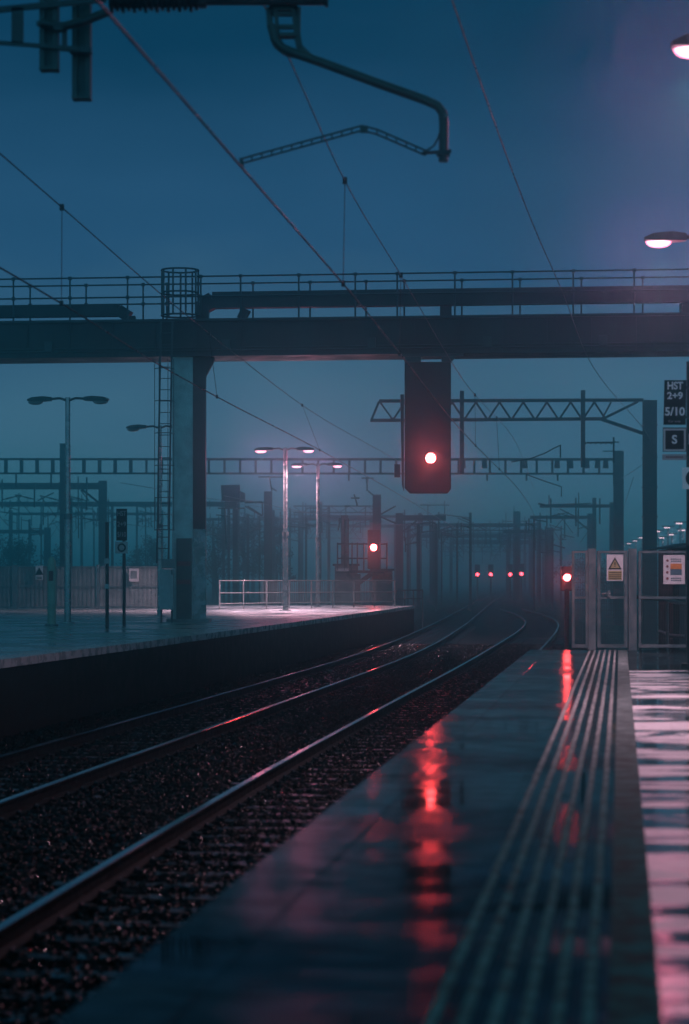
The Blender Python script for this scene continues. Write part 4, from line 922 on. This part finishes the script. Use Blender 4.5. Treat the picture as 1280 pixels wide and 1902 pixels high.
hr = thing('trackside_hut', 'low dark hut with sloping roof behind the right end of the fence', 'hut', (xp(1290, 56), 56, GZ0), 'trackside huts')
x0, x1 = xp(1225, 56), xp(1420, 56)
m = MB(); m.prism([(x0 + .35, 56.2, GZ0), (x1, 56.2, GZ0), (x1, 56.2, 2.0), (x0 + .35, 56.2, 1.86)], (0, 2.6, 0)); m.build('wall', WALLD, hr)
m = MB(); m.prism([at(1228, 1018, 56), at(1285, 1007, 56), at(1420, 1000, 56), at(1420, 1014, 56)], (0, 3, 0)); m.build('roof', STEEL, hr)
m = MB(); m.box((xp(1300, 56), 56.18, .1), (.9, .04, 2.0)); m.build('door', STEEL, hr)
rp = thing('ramp_handrail', 'pale sloping handrail seen through the right fence panel', 'railing', at(1230, 1150, 45))
m = MB(); m.tube([at(1178, 1108, 45), at(1232, 1113, 44), at(1300, 1128, 42)], .04, 8); m.tube([at(1225, 1172, 45), at(1245, 1180, 44), at(1300, 1184, 42)], .03, 8); m.build('rail', GALV, rp)
for px, py, Y in ((1190, 1109, 44.8), (1240, 1114, 43.8), (1275, 1122, 42.8)): MB().tube([at(px, py, Y), Vector((xp(px, Y), Y, GZ0))], .03, 6).build('post', STEEL, rp)

# small lamps in the distance on the right
fl = [(1158, 1013), (1170, 1009), (1181, 1004), (1193, 998), (1223, 986), (1231, 998), (1241, 979), (1248, 992), (1264, 971), (1269, 984)]
names = ['first (leftmost)', 'second', 'third', 'fourth', 'fifth', 'sixth', 'seventh', 'eighth', 'ninth', 'tenth (rightmost)']
for (px, py), nm in zip(fl, names):
    Y = F * 4.65 / (HY - py) * (1.0 if px not in (1231, 1248, 1269) else .9)
    p = at(px, py, Y); t = thing('street_lamp', '%s of ten tiny pink-white lamps above the right-hand fence' % nm, 'street lamp', (p.x, Y, GZ0), 'distant lamps on the right')
    MB().tube([(p.x, Y, GZ0), (p.x, Y, p.z)], .10, 8).build('pole', POLE, t)
    m = MB(); m.bar((p.x - .55, Y, p.z + .06), (p.x + .55, Y, p.z + .06), .35, .12); hd = m.build('luminaire', STEEL, t)
    m = MB(); m.box((p.x - .1, Y, p.z - .06), (.5, .3, .09)); m.build('lens', LENS_FAR, hd)
    d = bpy.data.lights.new('bulb', 'POINT'); d.energy = 6; d.color = LAMP_COL; d.shadow_soft_size = .1; o = bpy.data.objects.new('bulb', d); COL.objects.link(o); o.location = (.3, -.4, p.z - GZ0 - .5); o.parent = t

# ------------------------------------------------------------------ trees in the mist
def tree(x, y, h, w, label, seed):
    r = np.random.default_rng(seed); t = thing('tree', label, 'tree', (x, y, GZ0), 'misty trees')
    m = MB(); m.tube([(x, y, GZ0), (x + .1, y, GZ0 + h * .3), (x - .1, y, GZ0 + h * .75)], [.22, .16, .05], 8)
    ends = []
    for k in range(9):
        a = r.uniform(0, 6.28); z0 = GZ0 + h * r.uniform(.2, .55); e = (x + math.cos(a) * w * .35, y + math.sin(a) * w * .35, z0 + h * r.uniform(.15, .35)); m.tube([(x, y, z0), e], [.07, .02], 5); ends.append(e)
    m.build('trunk', BARK, t)
    n = 4200; cl = 26
    cc = np.stack([r.normal(0, .30, cl) * w, r.normal(0, .30, cl) * w, h * r.uniform(.28, .98, cl)], 1); sc = r.uniform(.10, .22, cl) * w * (1.15 - .5 * cc[:, 2] / h)
    idx = r.integers(0, cl, n); P = cc[idx] + r.normal(0, 1, (n, 3)) * sc[idx][:, None] * .6 + np.array([x, y, GZ0]); P[:, 2] = np.maximum(P[:, 2], GZ0 + .2)
    u = r.normal(0, 1, (n, 3)); u /= np.linalg.norm(u, axis=1)[:, None]; v = np.cross(u, r.normal(0, 1, (n, 3))); v /= np.linalg.norm(v, axis=1)[:, None]; s_ = r.uniform(.06, .15, n)[:, None]
    V = np.stack([P - u * s_, P + v * s_ * .6, P + u * s_, P - v * s_ * .6], 1).reshape(-1, 3)
    m = MB(); m.v = [tuple(q) for q in V.tolist()]; m.f = [(4 * i, 4 * i + 1, 4 * i + 2, 4 * i + 3) for i in range(n)]; m.m = [0] * n; m.sm = [False] * n
    m.build('crown', LEAF, t)
TREES = 1
for i, (px, Y, h, w, lab) in enumerate((
    (-25, 225, 6.4, 6.0, 'dark tree mass cut by the left edge behind the panel fence'),
    (52, 235, 5.9, 5.5, 'low tree behind the triangle warning sign'),
    (275, 240, 6.4, 5.0, 'dim tree behind the pale framed notice'),
    (400, 225, 7.6, 4.5, 'misty tree just right of the grey gantry column'),
    (452, 233, 8.4, 5.0, 'tallest misty tree, behind the left end of the railing'),
    (512, 227, 8.7, 3.0, 'narrow misty tree just left of the lit twin lamp'),
    (1120, 240, 4.5, 8.0, 'low dark tree seen through the mesh gate'),
    (1215, 230, 4.0, 8.0, 'low dark tree behind the right fence panel'))): tree(xp(px, Y), Y, h, w, lab, 40 + i)

# ------------------------------------------------------------------ haze: one closed box of even mist
m = MB(); m.box((0, 440, 3.5), (760, 960, 13.0 - .2)); hz = m.build('haze', None); tag(hz, 'thin blue-green evening mist over the whole station', kind='stuff')
hm = bpy.data.materials.new('mist'); hm.use_nodes = True; t = hm.node_tree; t.nodes.clear()
o_ = N(t, 'ShaderNodeOutputMaterial'); pv = N(t, 'ShaderNodeVolumePrincipled'); pv.inputs['Color'].default_value = (.42, .97, 1.0, 1); pv.inputs['Density'].default_value = .0046; pv.inputs['Anisotropy'].default_value = .965
t.links.new(pv.outputs[0], o_.inputs['Volume']); hz.data.materials.clear(); hz.data.materials.append(hm)
